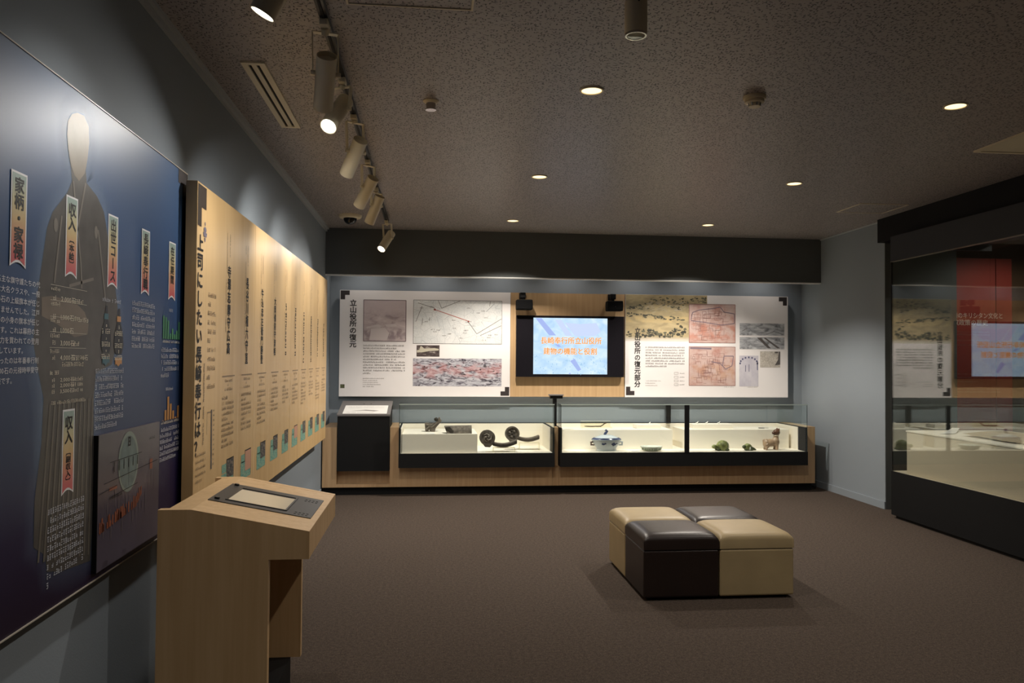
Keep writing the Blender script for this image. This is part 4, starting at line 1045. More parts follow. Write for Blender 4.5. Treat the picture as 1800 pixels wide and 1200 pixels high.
for (tx, x0, x1, y, nm) in ((T_SCR[0], 200, 1275, 495, 'a'), (T_SCR[1], 250, 1195, 680, 'b')):
    u0 = sp_(x0, y)[0]; u1 = sp_(x1, y)[0]; v = sp_(x0, y)[1]; su = (u1 - u0) / len(tx)
    build('screen_title_outline', MB().htext(PT, tx, u0, v, su, su * 1.05, .05, .0022), emi('white_screen_outline', (0.95, 0.90, 0.85)), scr)
    build('screen_title', MB().htext(PT, tx, u0, v, su, su * 1.05, .02, .0028), emi('orange_screen_text', (0.90, 0.35, 0.06)), scr)

def speaker(xc, label, tilt):
    t = thing('wall_speaker', (xc, 9.42, 2.08), label, 'speaker', 'speakers above the television')
    y0, y1 = 9.27, 9.40
    b = MB(); poly = [(xc - .094, 2.086), (xc + .094, 2.082), (xc + .098, 2.14), (xc + .094, 2.203), (xc - .094, 2.207), (xc - .096, 2.14)]
    poly = [(p[0], p[1] + (p[0] - xc) * tilt) for p in poly]
    b.prism(poly, 'y', y0, y1)
    build('cabinet', b, mat('matt_black_plastic', (0.005, 0.005, 0.005), .8, spec=.1), t, bevel=.012, seg=3)
    build('grille', MB().prism([(xc + (p[0] - xc) * .88, 2.144 + (p[1] - 2.144) * .80) for p in poly], 'y', y0 - .004, y0), mat('black_grille', (0.004, 0.004, 0.0045), .85, spec=.1, bump=(500, .4, .002)), t)
    build('badge', MB().cyl((xc + .002, y0 - .006, 2.135), (xc + .002, y0 - .003, 2.135), .006, n=12), M['chrome'], t)
    build('bracket_arm', MB().tube([(xc - .014, 9.34, 2.19), (xc - .016, 9.34, 2.235), (xc - .016, 9.40, 2.262), (xc - .016, YO - .012, 2.266)], .017, 10), M['black'], t)
    build('bracket_head', MB().box(xc - .050, xc + .016, 9.31, 9.37, 2.225, 2.290), M['black'], t, bevel=.008)
    build('bracket_plate', MB().box(xc - .045, xc + .030, YO - .014, YO, 2.225, 2.296), M['black'], t)
speaker(1.110, 'small black speaker on the oak board, above the television at left', .02)
speaker(2.195, 'small black speaker on the oak board, above the television at right', .03)

# ------------------------------------------------------------------ counter, lectern and glass cases along the back wall
YF = 8.88
ct = thing('display_counter', (1.6, YF, 0), 'long oak display counter with black toe kick along back wall', 'counter')
build('toe_kick', MB().box(-1.15, 4.46, 8.93, YB, 0, .088), M['black'], ct)
# front panels under the cases, each a board of its own
for (a, b_) in ((-.318, 1.388), (1.388, 1.460), (1.460, 2.872), (2.872, 4.345), (4.345, 4.476)):
    build('front_panel', MB().box(a + .001, b_ - .001, YF, YF + .03, .088, .312), M['woodcase'], ct)
build('case_deck', MB().box(-.318, 4.476, YF + .03, YB, .088, .310), M['woodcase'], ct)
build('divider_post', MB().box(1.400, 1.448, 8.86, YB, .312, .742), M['woodcase'], ct)
build('end_panel', MB().box(4.350, 4.476, YF, YB, .312, .742), M['woodcase'], ct)
lw = -1.150
build('left_stile', MB().box(lw, -.996, YF, YB, .088, .742), M['woodcase'], ct)
build('right_stile', MB().box(-.420, -.318, YF, YB, .088, .742), M['woodcase'], ct)
build('bottom_rail', MB().box(-.996, -.420, YF, YB, .088, .120), M['woodcase'], ct)
build('recess_back', MB().box(-.996, -.420, 9.0, 9.03, .120, .265), M['woodcase'], ct)
build('top_rail', MB().box(-.996, -.420, 9.47, YB, .70, .742), M['woodcase'], ct)

lc = thing('reading_stand', (-.71, 8.86, .265), 'black box reading stand with sloping grey top set into counter', 'lectern')
build('cabinet', MB().prism([(8.86, .268), (9.465, .268), (9.465, .985), (8.86, .870)], 'x', -.990, -.426), M['black'], lc)
build('sloping_top', MB().prism([(8.852, .868), (9.47, .988), (9.47, 1.004), (8.852, .886)], 'x', -.996, -.420), M['darkgrey'], lc)
ssl = Vector((0, .618, .118)).normalized()
def PLs(u, v, o=0.0):
    p = Vector((u, 8.852, .886)) + ssl * v + Vector((0, -.118, .618)).normalized() * o; return tuple(p)
q = build('text_sheet', MB().rect(PLs, -.940, -.460, .03, .40, .002), M['paper'], lc)
g = MB().poly(PLs, [(-.86, .14), (-.70, .20), (-.55, .16), (-.60, .13), (-.72, .16)], .003)
g.scribble(PLs, -.90, -.50, .33, .014, rng, .003).scribble(PLs, -.90, -.50, .28, .014, rng, .003).scribble(PLs, -.90, -.60, .08, .014, rng, .003)
build('sheet_print', g, M['ink_pale'], q)
for x in (-.74, -.66):
    build('peg', MB().cyl(PLs(x, .47, 0), PLs(x, .47, .012), .006, n=10), M['chrome'], lc)

def glass_case(name, x0, x1, label, posts):
    t = thing(name, ((x0 + x1) / 2, 8.75, .312), label, 'display case', 'glass display cases on the counter')
    y0, y1, w_ = 8.75, 9.55, .045
    build('front_skirt', MB().box(x0, x1, y0, y0 + .022, .313, .468), M['black'], t)
    build('side_wall', MB().box(x0, x0 + .020, y0 + .022, y1, .313, .742), M['black'], t)
    build('side_wall', MB().box(x1 - .020, x1, y0 + .022, y1, .313, .742), M['black'], t)
    build('back_wall', MB().box(x0 + .02, x1 - .02, y1 - .020, y1, .313, .742), M['black'], t)
    build('deck', MB().box(x0 + .02, x1 - .02, y0 + .022, y1 - .02, .44, .468), M['cream'], t)
    build('side_lining', MB().box(x0 + .020, x0 + .028, y0 + .05, y1 - .02, .468, .734), M['cream'], t)
    build('side_lining', MB().box(x1 - .028, x1 - .020, y0 + .20, y1 - .02, .468, .734), M['cream'], t)
    build('back_lining', MB().box(x0 + .028, x1 - .028, y1 - .028, y1 - .020, .468, .734), M['cream'], t)
    gt = .007
    a, b_ = x0 + .004, x1 - .004
    build('front_pane', MB().box(a, b_, y0 + .002, y0 + .002 + gt, .4685, 1.000), M['glass'], t)
    build('top_pane', MB().box(a, b_, y0 + .002, y1 - .004, 1.0003, 1.0073), M['glass'], t)
    for xx in (a, b_ - gt): build('side_pane', MB().box(xx, xx + gt, y0 + .0095, y1 - .004, .7425, 1.000), M['glass'], t)
    for xx in (a, b_ - gt): build('corner_seal', MB().box(xx - .0005, xx + gt * .6, y0 + .0015, y0 + .0040, .4685, 1.000), mat('dark_glass_edge', (0.02, 0.035, 0.032), .3), t)
    build('edge_seal', MB().box(a, b_, y0 + .0005, y0 + .0030, .9985, 1.0085), mat('pale_glass_edge', (0.42, 0.50, 0.47), .25), t)
    for (xa, xb, back) in posts:
        if back: build('rear_post', MB().box(xa, xb, 9.485, 9.515, .735, .9995), M['blackmetal'], t)
        else: build('front_post', MB().box(xa, xb, y0 - .004, y0 + .0015, .4685, 1.000), M['blackmetal'], t)
    return t
glass_case('glass_display_case', -.322, 1.392, 'glass-topped display case of roof tiles, left of the T-shaped post', [])
glass_case('glass_display_case', 1.456, 4.326, 'long two-bay glass display case of ceramics, right of the T-shaped post', [(2.870, 2.926, False), (2.885, 2.940, True)])

t = thing('sensor_post', (1.424, 9.0, .742), 'black T-shaped post standing between the two display cases', 'post')
build('post', MB().box(1.406, 1.460 - .010, 8.985, 9.03, .742, 1.060), M['blackmetal'], t)
build('cross_head', MB().box(1.372, 1.516, 8.97, 9.045, 1.058, 1.092), M['blackmetal'], t)
build('top_cap', MB().box(1.362, 1.526, 8.96, 9.055, 1.092, 1.104), M['darkgrey'], t)

def riser(x0, x1, y0, y1, z1, label, z0=.468):
    o = build('display_riser', MB().box(x0, x1, y0, y1, z0, z1), M['cream'], None, bevel=.002)
    return tag(o, label, 'riser', 'cream display risers')
riser(-.288, .538, 8.80, 9.50, .674, 'large cream riser block under the broken roof tiles')
riser(1.490, 2.838, 9.10, 9.52, .692, 'long cream riser behind the blue and white tureen')
riser(2.975, 4.262, 9.10, 9.52, .692, 'long cream riser behind the green figurines')
riser(2.446, 2.742, 9.23, 9.42, .738, 'small cream block on the riser right of the pipe', .692)
riser(3.130, 3.630, 9.23, 9.42, .744, 'wide low cream block on the riser behind the green figurines', .692)

tile = mat('grey_roof_tile_clay', (0.115, 0.098, 0.080), .8, var=(30, .45), bump=(60, .6, .006))
tile_d = mat('dark_tile_relief', (0.040, 0.034, 0.028), .85, var=(40, .4))
tile_l = mat('worn_tile_relief', (0.20, 0.175, 0.145), .8, var=(40, .4))
# ridge ornament fragment
t = thing('ridge_tile_fragment', (.03, 9.13, .674), 'small broken ornamental roof tile with a raised knob on riser', 'roof tile')
b = MB().prism([(-.035, .674), (.000, .676), (.006, .70), (.018, .676), (.075, .676), (.080, .715), (.130, .775), (.150, .80), (.125, .815), (.075, .775), (.03, .765), (-.020, .775), (-.045, .77), (-.040, .72)], 'y', 9.09, 9.17)
build('fragment', b, tile, t, bevel=.006)
build('knob', MB().ell((.085, 9.10, .815), (.024, .026, .022), 14, 9), tile_d, t, smooth=True)
build('horn', MB().tube([(.10, 9.12, .80), (.125, 9.115, .822), (.118, 9.11, .838)], [.016, .013, .008], 8), tile_l, t, smooth=True)
build('relief_curl', MB().tube([(-.03, 9.086, .70), (.0, 9.085, .73), (.04, 9.084, .735), (.07, 9.085, .755), (.10, 9.086, .785)], .008, 8).tube([(-.02, 9.086, .755), (.02, 9.085, .75), (.05, 9.085, .76)], .006, 8), tile_l, t, smooth=True)
# curved tile fragment
t = thing('roof_tile_fragment', (.34, 8.93, .674), 'long broken curved roof tile lying on the riser', 'roof tile')
n = 12; vs = []; fs = []
for j, (rr) in enumerate((.085, .072)):
    for i in range(n + 1):
        a = math.pi * i / n
        for xx in (.205, .478):
            vs.append((xx + (.03 * math.sin(a) if xx < .3 else 0) * (-1), 8.94 - rr * math.cos(a), .674 + (rr * 1.02) * math.sin(a) * (1.0 if xx > .3 else .95)))
m_ = (n + 1) * 2
for i in range(n):
    o_ = i * 2
    fs += [(o_, o_ + 1, o_ + 3, o_ + 2), (m_ + o_, m_ + o_ + 2, m_ + o_ + 3, m_ + o_ + 1), (o_, o_ + 2, m_ + o_ + 2, m_ + o_), (o_ + 1, m_ + o_ + 1, m_ + o_ + 3, o_ + 3)]
fs += [(0, m_, m_ + 1, 1), (2 * n, 2 * n + 1, m_ + 2 * n + 1, m_ + 2 * n)]
build('curved_shell', MB().add(vs, fs), tile, t, smooth=True)
build('broken_tail', MB().prism([(.185, .745), (.235, .750), (.28, .70), (.27, .674), (.245, .674), (.225, .70), (.200, .725)], 'y', 8.855, 8.90), tile_d, t, bevel=.004)
build('broken_edge', MB().prism([(.29, .674), (.34, .70), (.40, .695), (.43, .674)], 'y', 8.848, 8.858), tile_l, t)

def eave_tile(cx_, cy_, cz_, r, arm, label, swirl):
    t = thing('eave_tile', (cx_, cy_, .468), label, 'roof tile', 'round-ended eave tiles')
    # disc facing the viewer
    def ring(r0, r1, y0, y1, n=32, a0=0, a1=2 * math.pi):
        vs = []; fs = []
        for k in range(n + 1):
            a = a0 + (a1 - a0) * k / n; c_, s_ = math.cos(a), math.sin(a)
            vs += [(cx_ + r0 * c_, y0, cz_ + r0 * s_), (cx_ + r1 * c_, y0, cz_ + r1 * s_), (cx_ + r1 * c_, y1, cz_ + r1 * s_), (cx_ + r0 * c_, y1, cz_ + r0 * s_)]
        for k in range(n):
            o_ = 4 * k
            for i in range(4): fs.append((o_ + i, o_ + (i + 1) % 4, o_ + 4 + (i + 1) % 4, o_ + 4 + i))
        return vs, fs
    build('disc', MB().cyl((cx_, cy_, cz_), (cx_, cy_ + .03, cz_), r * .97, n=32), tile, t, smooth=True)
    if swirl: v_, f_ = ring(r * .80, r, cy_ - .014, cy_ + .03, 26, math.radians(110), math.radians(395))
    else: v_, f_ = ring(r * .80, r, cy_ - .014, cy_ + .03)
    build('rim', MB().add(v_, f_), tile, t, smooth=True)
    if swirl:
        cm = MB()
        for k in range(3):
            a = k * 2.094 + .4
            cm.tube([(cx_ + r * .12 * math.cos(a), cy_ - .004, cz_ + r * .12 * math.sin(a)), (cx_ + r * .34 * math.cos(a + .5), cy_ - .004, cz_ + r * .34 * math.sin(a + .5)), (cx_ + r * .48 * math.cos(a + 1.3), cy_ - .004, cz_ + r * .48 * math.sin(a + 1.3)), (cx_ + r * .55 * math.cos(a + 2.1), cy_ - .002, cz_ + r * .55 * math.sin(a + 2.1))], [.014, .011, .008, .004], 8)
        build('comma_relief', cm, tile_l, t, smooth=True)
    else:
        for k in range(7):
            a = k * .9; rr = r * .42 if k else 0
            build('petal_boss', MB().ell((cx_ + rr * math.cos(a), cy_ - .002, cz_ + rr * math.sin(a)), (r * .16, .010, r * .16), 10, 6), tile_l if k % 2 else tile_d, t, smooth=True)
    # hanging lobe and curved flat tile arm
    build('lobe', MB().prism([(cx_ - r * .62, cz_ - r * .72), (cx_ - r * .30, cz_ - r * 1.18), (cx_ + r * .35, cz_ - r * 1.22), (cx_ + r * .72, cz_ - r * .80)], 'y', cy_ - .010, cy_ + .03), tile, t, bevel=.004)
    (xa, za, xb, zb, sag) = arm; n = 14; th = .040
    topp = [(xa + (xb - xa) * k / n, za + (zb - za) * k / n - sag * math.sin(math.pi * k / n)) for k in range(n + 1)]
    bott = [(p[0], p[1] - th) for p in topp][::-1]
    b = MB()
    for k in range(n):
        b.prism([topp[k], topp[k + 1], bott[n - k - 1], bott[n - k]], 'y', cy_ - .004, cy_ + .10)
    build('flat_tile_arm', b, tile, t)
    b = MB()
    for k in range(n): b.prism([(topp[k][0], topp[k][1] - .012), (topp[k + 1][0], topp[k + 1][1] - .012), (bott[n - k - 1][0], bott[n - k - 1][1] + .010), (bott[n - k][0], bott[n - k][1] + .010)], 'y', cy_ - .007, cy_ - .004)
    build('arm_relief', b, tile_d, t)
    return t
eave_tile(.652, 8.87, .628, .088, (.715, .578, .985, .600, .030), 'round-ended eave tile with swirl crest, front of the two', True)
eave_tile(.950, 9.05, .655, .083, (1.010, .625, 1.262, .632, .028), 'round-ended eave tile with petal crest, behind the front one', False)
def stand(x0, x1, y0, y1, z1, label, tip=.0):
    t = thing('acrylic_stand', ((x0 + x1) / 2, (y0 + y1) / 2, .468), label, 'stand', 'clear acrylic stands')
    build('top_plate', MB().box(x0, x1, y0, y1, z1 - .005, z1), M['acrylic'], t)
    for xx in (x0, x1 - .005): build('side_plate', MB().box(xx, xx + .005, y0, y1, .468, z1 - .005), M['acrylic'], t)
    for xx in (x0, x1 - .005): build('edge_line', MB().box(xx - .0003, xx + .0053, y0 - .0010, y0, .468, z1), mat('yellowish_acrylic_edge', (0.62, 0.58, 0.38), .3), t)
    build('front_edge', MB().box(x0, x1, y0 - .0010, y0, z1 - .005, z1), mat('yellowish_acrylic_edge', (0.62, 0.58, 0.38), .3), t)
stand(.715, .960, 8.86, 8.97, .518, 'clear acrylic stand under the arm of the front eave tile')
stand(1.030, 1.262, 9.04, 9.15, .552, 'clear acrylic stand under the arm of the rear eave tile')

# blue and white tureen
porc = mat('pale_blue_porcelain', (0.50, 0.56, 0.60), .18, coat=.4)
blue = mat('cobalt_blue_glaze', (0.055, 0.075, 0.16), .2)
cx_, cy_, z0 = 2.020, 8.955, .468
t = thing('lidded_tureen', (cx_, cy_, z0), 'blue and white porcelain tureen with lid in the display case', 'tureen')
build('bowl', MB().lathe([(0.112, 0), (0.118, .004), (0.112, .022), (0.120, .040), (0.150, .085), (0.165, .112), (0.166, .120), (0.150, .121)], (cx_, cy_, z0), 36, 1.0, .72), porc, t, smooth=True)
build('lid', MB().lathe([(0.172, .121), (0.174, .128), (0.160, .138), (0.120, .158), (0.075, .174), (0.03, .182), (0.0, .183)], (cx_, cy_, z0), 36, 1.0, .72), porc, t, smooth=True)
build('lid_band', MB().lathe([(0.172, .1285), (0.1655, .1365), (0.150, .1455), (0.148, .1480)], (cx_, cy_, z0 + .0012), 36, 1.0, .72), blue, t, smooth=True)
build('lid_finial', MB().tube([(cx_ - .022, cy_, z0 + .180), (cx_ - .008, cy_, z0 + .200), (cx_ + .010, cy_, z0 + .222), (cx_ - .002, cy_, z0 + .236), (cx_ - .018, cy_, z0 + .226)], [.014, .016, .014, .010, .006], 10), blue, t, smooth=True)
for sg in (-1, 1):
    build('handle', MB().tube([(cx_ + sg * .155, cy_ - .01, z0 + .10), (cx_ + sg * .182, cy_ - .02, z0 + .098), (cx_ + sg * .180, cy_ - .02, z0 + .070), (cx_ + sg * .142, cy_ - .01, z0 + .066)], [.010, .012, .012, .008], 10), mat('brown_blue_handle_glaze', (0.10, 0.06, 0.05), .3) if sg < 0 else porc, t, smooth=True)
for (dx, dz, s_) in ((-.055, .085, .020), (-.035, .090, .014), (.055, .088, .024), (.075, .080, .018), (.060, .070, .014), (.10, .09, .012)):
    yy = cy_ - .72 * math.sqrt(max(0, (.120 + (dz - .04) * .66) ** 2 - dx ** 2)) - .001
    build('painted_flower', MB().ell((cx_ + dx, yy, z0 + dz), (s_, .004, s_ * .7), 10, 6), blue, t, smooth=True)
# scalloped dish
cx_, cy_ = 2.530, 8.90
t = thing('scalloped_dish', (cx_, cy_, z0), 'small pale green scalloped dish beside the tureen', 'dish')
wob = lambda a, z: 1 + .045 * math.cos(12 * a) * min(1, z / .03)
cel = mat('celadon_porcelain', (0.62, 0.66, 0.58), .25, var=(30, .12))
build('bowl', MB().lathe([(0.062, 0), (0.070, .004), (0.100, .022), (0.124, .050), (0.126, .054), (0.116, .052), (0.085, .026), (0.0, .020)], (cx_, cy_, z0), 72, 1.0, .9, wob), cel, t, smooth=True)
for k in range(12):
    a = math.pi + math.pi * (k + .5) / 12
    build('green_petal', MB().ell((cx_ + .107 * math.cos(a), cy_ + .097 * math.sin(a), z0 + .027), (.010, .006, .014), 8, 6), mat('green_glaze', (0.30, 0.36, 0.26), .3), t, smooth=True)
# pipe on clear stand
t = thing('acrylic_stand', (1.97, 9.32, .692), 'clear acrylic box stand under the thin pipe', 'stand', 'clear acrylic stands')
build('top_plate', MB().box(1.80, 2.16, 9.27, 9.37, .706, .710), M['acrylic'], t)
build('back_plate', MB().box(1.80, 2.16, 9.366, 9.370, .710, .775), M['acrylic'], t)
for xx in (1.80, 2.156): build('side_plate', MB().box(xx, xx + .004, 9.27, 9.37, .692, .706), M['acrylic'], t)
build('edge_line', MB().box(1.80, 2.16, 9.3645, 9.366, .771, .775), M['paper'], t)
t = thing('smoking_pipe', (1.97, 9.32, 0.710), 'thin dark brown smoking pipe with bent bowl on clear stand', 'pipe')
pm = mat('dark_brown_bamboo', (0.055, 0.030, 0.016), .45)
build('stem', MB().tube([(1.865, 9.31, 0.716), (1.95, 9.31, 0.715), (2.035, 9.31, 0.716)], [.0055, .0055, .006], 8), pm, t, smooth=True)
build('bowl', MB().tube([(2.033, 9.31, 0.716), (2.060, 9.31, 0.732), (2.078, 9.31, 0.750), (2.096, 9.31, 0.754)], [.006, .006, .007, .009], 8), mat('brown_metal', (0.09, 0.055, 0.03), .35, metal=.6), t, smooth=True)
build('mouthpiece', MB().tube([(1.835, 9.31, 0.716), (1.867, 9.31, 0.716)], [.0035, .0055], 8), mat('brown_metal', (0.09, 0.055, 0.03), .35, metal=.6), t, smooth=True)
# tiny pieces
def tiny(x, y, z, label, s_=.012):
    t = thing('porcelain_piece', (x, y, z), label, 'porcelain piece', 'tiny white porcelain pieces')
    build('bowl', MB().lathe([(.5 * s_, 0), (s_, .6 * s_), (.9 * s_, .9 * s_), (.3 * s_, 1.0 * s_)], (x, y, z), 16), M['paper'], t, smooth=True)
    build('tip', MB().tube([(x + .3 * s_, y, z + .9 * s_), (x + 1.1 * s_, y, z + 1.7 * s_), (x + 1.5 * s_, y, z + 1.8 * s_)], [.35 * s_, .25 * s_, .15 * s_], 8), M['paper'], t, smooth=True)
tiny(2.62, 9.32, .738, 'tiny white piece on the small block near the rear post', .014)
for x, lb in ((3.21, 'tiny white piece on the wide block, left of three'), (3.33, 'tiny white piece on the wide block, middle of three'), (3.48, 'tiny white piece on the wide block, right of three')): tiny(x, 9.32, .744, lb, .015)
t = thing('dark_comb', (4.03, 9.25, .692), 'small flat dark object on the riser above the brown animal', 'small tool')
build('handle', MB().box(3.955, 4.02, 9.24, 9.27, .692, .700), M['ink_soft'], t, bevel=.002)
build('blade', MB().prism([(4.02, 9.238), (4.075, 9.245), (4.075, 9.262), (4.02, 9.272)], 'z', .692, .699), M['chrome'], t)
for (x, y, z, lb) in ((.02, 8.84, .674, 'white name card in front of the knobbed tile fragment'), (.585, 8.82, .468, 'white name card at the foot of the front eave tile'), (2.30, 9.14, .692, 'white name card on the riser right of the pipe'), (2.33, 8.80, .468, 'white name card between tureen and dish')):
    t = thing('name_card', (x, y, z), lb, 'name card', 'white name cards in the cases')
    build('card', MB().prism([(y, z), (y + .045, z), (y + .045, z + .010), (y, z + .002)], 'x', x - .045, x + .045), M['paper'], t)
    build('card_text', MB().scribble(lambda u, v, o=0.0: (u, y + v, z + .002 + v * .178 + o), x - .035, x + .035, .026, .010, rng, .0006), M['ink_soft'], t)

# green frog-like vessels
grn = mat('mottled_green_glaze', (0.20, 0.225, 0.075), .3, var=(26, .55), coat=.3)
grn_d = mat('dark_green_glaze', (0.055, 0.070, 0.025), .35, var=(30, .4))
bump_ = lambda p: 1 + .05 * math.sin(9 * p.x + 2) * math.sin(8 * p.z + 1) + .03 * math.sin(14 * p.y)
t = thing('turtle_figurine', (3.33, 8.91, z0), 'larger green glazed turtle-like figurine, head to the left', 'figurine', 'green glazed figurines')
b = MB().ell((3.375, 8.91, z0 + .050), (.075, .062, .068), 22, 14, fn=bump_)
for i, v in enumerate(b.v):
    if v[2] < z0: b.v[i] = (v[0], v[1], z0)
build('shell', b, grn, t, smooth=True)
build('shell_ridge', MB().ell((3.365, 8.885, z0 + .075), (.040, .040, .030), 14, 9), mat('pale_green_glaze', (0.24, 0.27, 0.11), .3, var=(30, .4)), t, smooth=True)
build('head', MB().ell((3.275, 8.90, z0 + .046), (.034, .026, .024), 14, 9, fn=bump_), grn, t, smooth=True)
for (dx, dy) in ((-.055, -.040), (.045, -.045), (-.050, .04), (.05, .04)):
    build('foot', MB().ell((3.37 + dx, 8.91 + dy, z0 + .014), (.026, .020, .014), 10, 7), grn_d, t, smooth=True)
t = thing('frog_figurine', (3.68, 8.91, z0), 'smaller green figurine with white patch, centre of the right bay', 'figurine', 'green glazed figurines')
b = MB().ell((3.675, 8.91, z0 + .036), (.050, .042, .044), 20, 12, fn=bump_)
for i, v in enumerate(b.v):
    if v[2] < z0: b.v[i] = (v[0], v[1], z0)
build('body', b, grn, t, smooth=True)
build('head', MB().ell((3.632, 8.90, z0 + .042), (.026, .022, .022), 12, 8, fn=bump_), grn_d, t, smooth=True)
build('white_patch', MB().ell((3.690, 8.876, z0 + .026), (.012, .010, .020), 10, 7), M['paper'], t, smooth=True)
build('tail', MB().tube([(3.70, 8.89, z0 + .030), (3.735, 8.885, z0 + .020), (3.765, 8.885, z0 + .010)], [.022, .016, .006], 10), grn_d, t, smooth=True)
for dx in (-.03, .035): build('foot', MB().ell((3.675 + dx, 8.875, z0 + .010), (.020, .014, .010), 10, 7), grn_d, t, smooth=True)

# brown animal figure (dog-like water dropper), one continuous body
cx_, cy_ = 3.985, 8.96
t = thing('animal_figurine', (cx_, cy_, z0), 'brown glazed standing animal figurine with dark head raised', 'figurine')
brn = mat('light_brown_glaze', (0.38, 0.26, 0.165), .38, var=(18, .3), coat=.2)
b = MB().ell((cx_ - .015, cy_, z0 + .082), (.080, .046, .046), 18, 12).ell((cx_ + .045, cy_, z0 + .092), (.048, .046, .056), 18, 12).ell((cx_ - .060, cy_, z0 + .072), (.044, .044, .056), 18, 12)
for sy_ in (-1, 1):
    b.tube([(cx_ + .052, cy_ + sy_ * .024, z0 + .080), (cx_ + .054, cy_ + sy_ * .026, z0 + .035), (cx_ + .050, cy_ + sy_ * .028, z0 + .002)], [.024, .018, .018], 12)
    b.tube([(cx_ - .068, cy_ + sy_ * .024, z0 + .070), (cx_ - .058, cy_ + sy_ * .027, z0 + .036), (cx_ - .074, cy_ + sy_ * .028, z0 + .018), (cx_ - .068, cy_ + sy_ * .028, z0 + .002)], [.028, .018, .014, .018], 12)
b.tube([(cx_ + .050, cy_, z0 + .110), (cx_ + .056, cy_, z0 + .150), (cx_ + .060, cy_, z0 + .185)], [.040, .028, .024], 12)
b.tube([(cx_ - .092, cy_, z0 + .085), (cx_ - .100, cy_, z0 + .110), (cx_ - .088, cy_, z0 + .126)], [.014, .011, .006], 10)
o = build('body', b, brn, t, smooth=True)
rm = o.modifiers.new('remesh', 'REMESH'); rm.mode = 'VOXEL'; rm.voxel_size = .005; rm.use_smooth_shade = True
build('head', MB().ell((cx_ + .060, cy_ - .004, z0 + .205), (.040, .032, .040), 16, 10, fn=lambda p: 1 + .1 * max(0, -p.x) - .12 * max(0, p.z)), mat('dark_brown_glaze', (0.12, 0.045, 0.022), .35, coat=.3), t, smooth=True)
build('muzzle', MB().ell((cx_ + .022, cy_ - .010, z0 + .196), (.022, .020, .018), 12, 8), mat('dark_brown_glaze_muzzle', (0.09, 0.035, 0.02), .35), t, smooth=True)
for sy_ in (-1, 1): build('ear', MB().ell((cx_ + .078, cy_ + sy_ * .024, z0 + .232), (.012, .008, .022), 10, 7), mat('brown_ear_glaze', (0.16, 0.06, 0.03), .4), t, smooth=True)
build('neck_band', MB().ell((cx_ + .052, cy_ - .006, z0 + .165), (.032, .030, .012), 14, 8), mat('cream_glaze', (0.52, 0.42, 0.30), .35), t, smooth=True)

# ------------------------------------------------------------------ the four ottomans
def leather(name, col, rough):
    return mat(name, col, rough, spec=.45, var=(5, .08), bump=(120, .25, .0015))
lt_d = leather('dark_brown_leather', (0.020, 0.012, 0.010), .36); lt_b = leather('beige_leather', (0.40, 0.308, 0.168), .45)
def make_ottoman(m_, label, wx=.486, wy=.478):
    t = thing('cube_ottoman', (0, 0, 0), label, 'ottoman', 'leather cube ottomans pushed together')
    hx, hy = wx / 2, wy / 2
    build('base', MB().box(-hx, hx, -hy, hy, .018, .312), m_, t, bevel=.012, seg=3)
    ts = [math.sin(math.pi / 2 * k / 8) for k in range(-8, 9)]
    f_ = lambda a: (max(0.0, 1 - abs(a) ** 10)) ** .5
    ze, zt = .370, .414
    vs = []; fs = []; n = len(ts)
    for v in ts:
        for u in ts: vs.append((hx * u, hy * v, ze + (zt - ze) * f_(u) * f_(v) ** .9 + .006 * (1 - u * u) * (1 - v * v)))
    for j in range(n - 1):
        for i in range(n - 1): fs.append((j * n + i, j * n + i + 1, (j + 1) * n + i + 1, (j + 1) * n + i))
    per = [i for i in range(n)] + [j * n + n - 1 for j in range(1, n)] + [(n - 1) * n + i for i in range(n - 2, -1, -1)] + [j * n for j in range(n - 2, 0, -1)]
    b0 = len(vs)
    for p in per: vs.append((vs[p][0], vs[p][1], .316))
    k_ = len(per)
    for i in range(k_): fs.append((per[i], b0 + i, b0 + (i + 1) % k_, per[(i + 1) % k_]))
    fs.append(tuple(range(b0, b0 + k_)))
    build('cushion_lid', MB().add(vs, fs), m_, t, smooth=True)
    build('seam_gap', MB().box(-hx + .008, hx - .008, -hy + .008, hy - .008, .308, .320), M['hole'], t)
    for sx_ in (-1, 1):
        for sy_ in (-1, 1): build('foot', MB().cyl((sx_ * (hx - .05), sy_ * (hy - .05), 0), (sx_ * (hx - .05), sy_ * (hy - .05), .02), .02, n=12), M['black'], t)
    return t
ot_d = make_ottoman(lt_d, 'dark brown leather cube ottoman, front left of the four'); ot_d.location = (1.585, 5.120, 0)
o = copy_tree(ot_d); o.location = (2.076, 5.606, 0); o['label'] = 'dark brown leather cube ottoman, back right of the four'
ot_b = make_ottoman(lt_b, 'beige leather cube ottoman, front right of the four'); ot_b.location = (2.076, 5.120, 0)
o = copy_tree(ot_b); o.location = (1.585, 5.606, 0); o['label'] = 'beige leather cube ottoman, back left of the four'

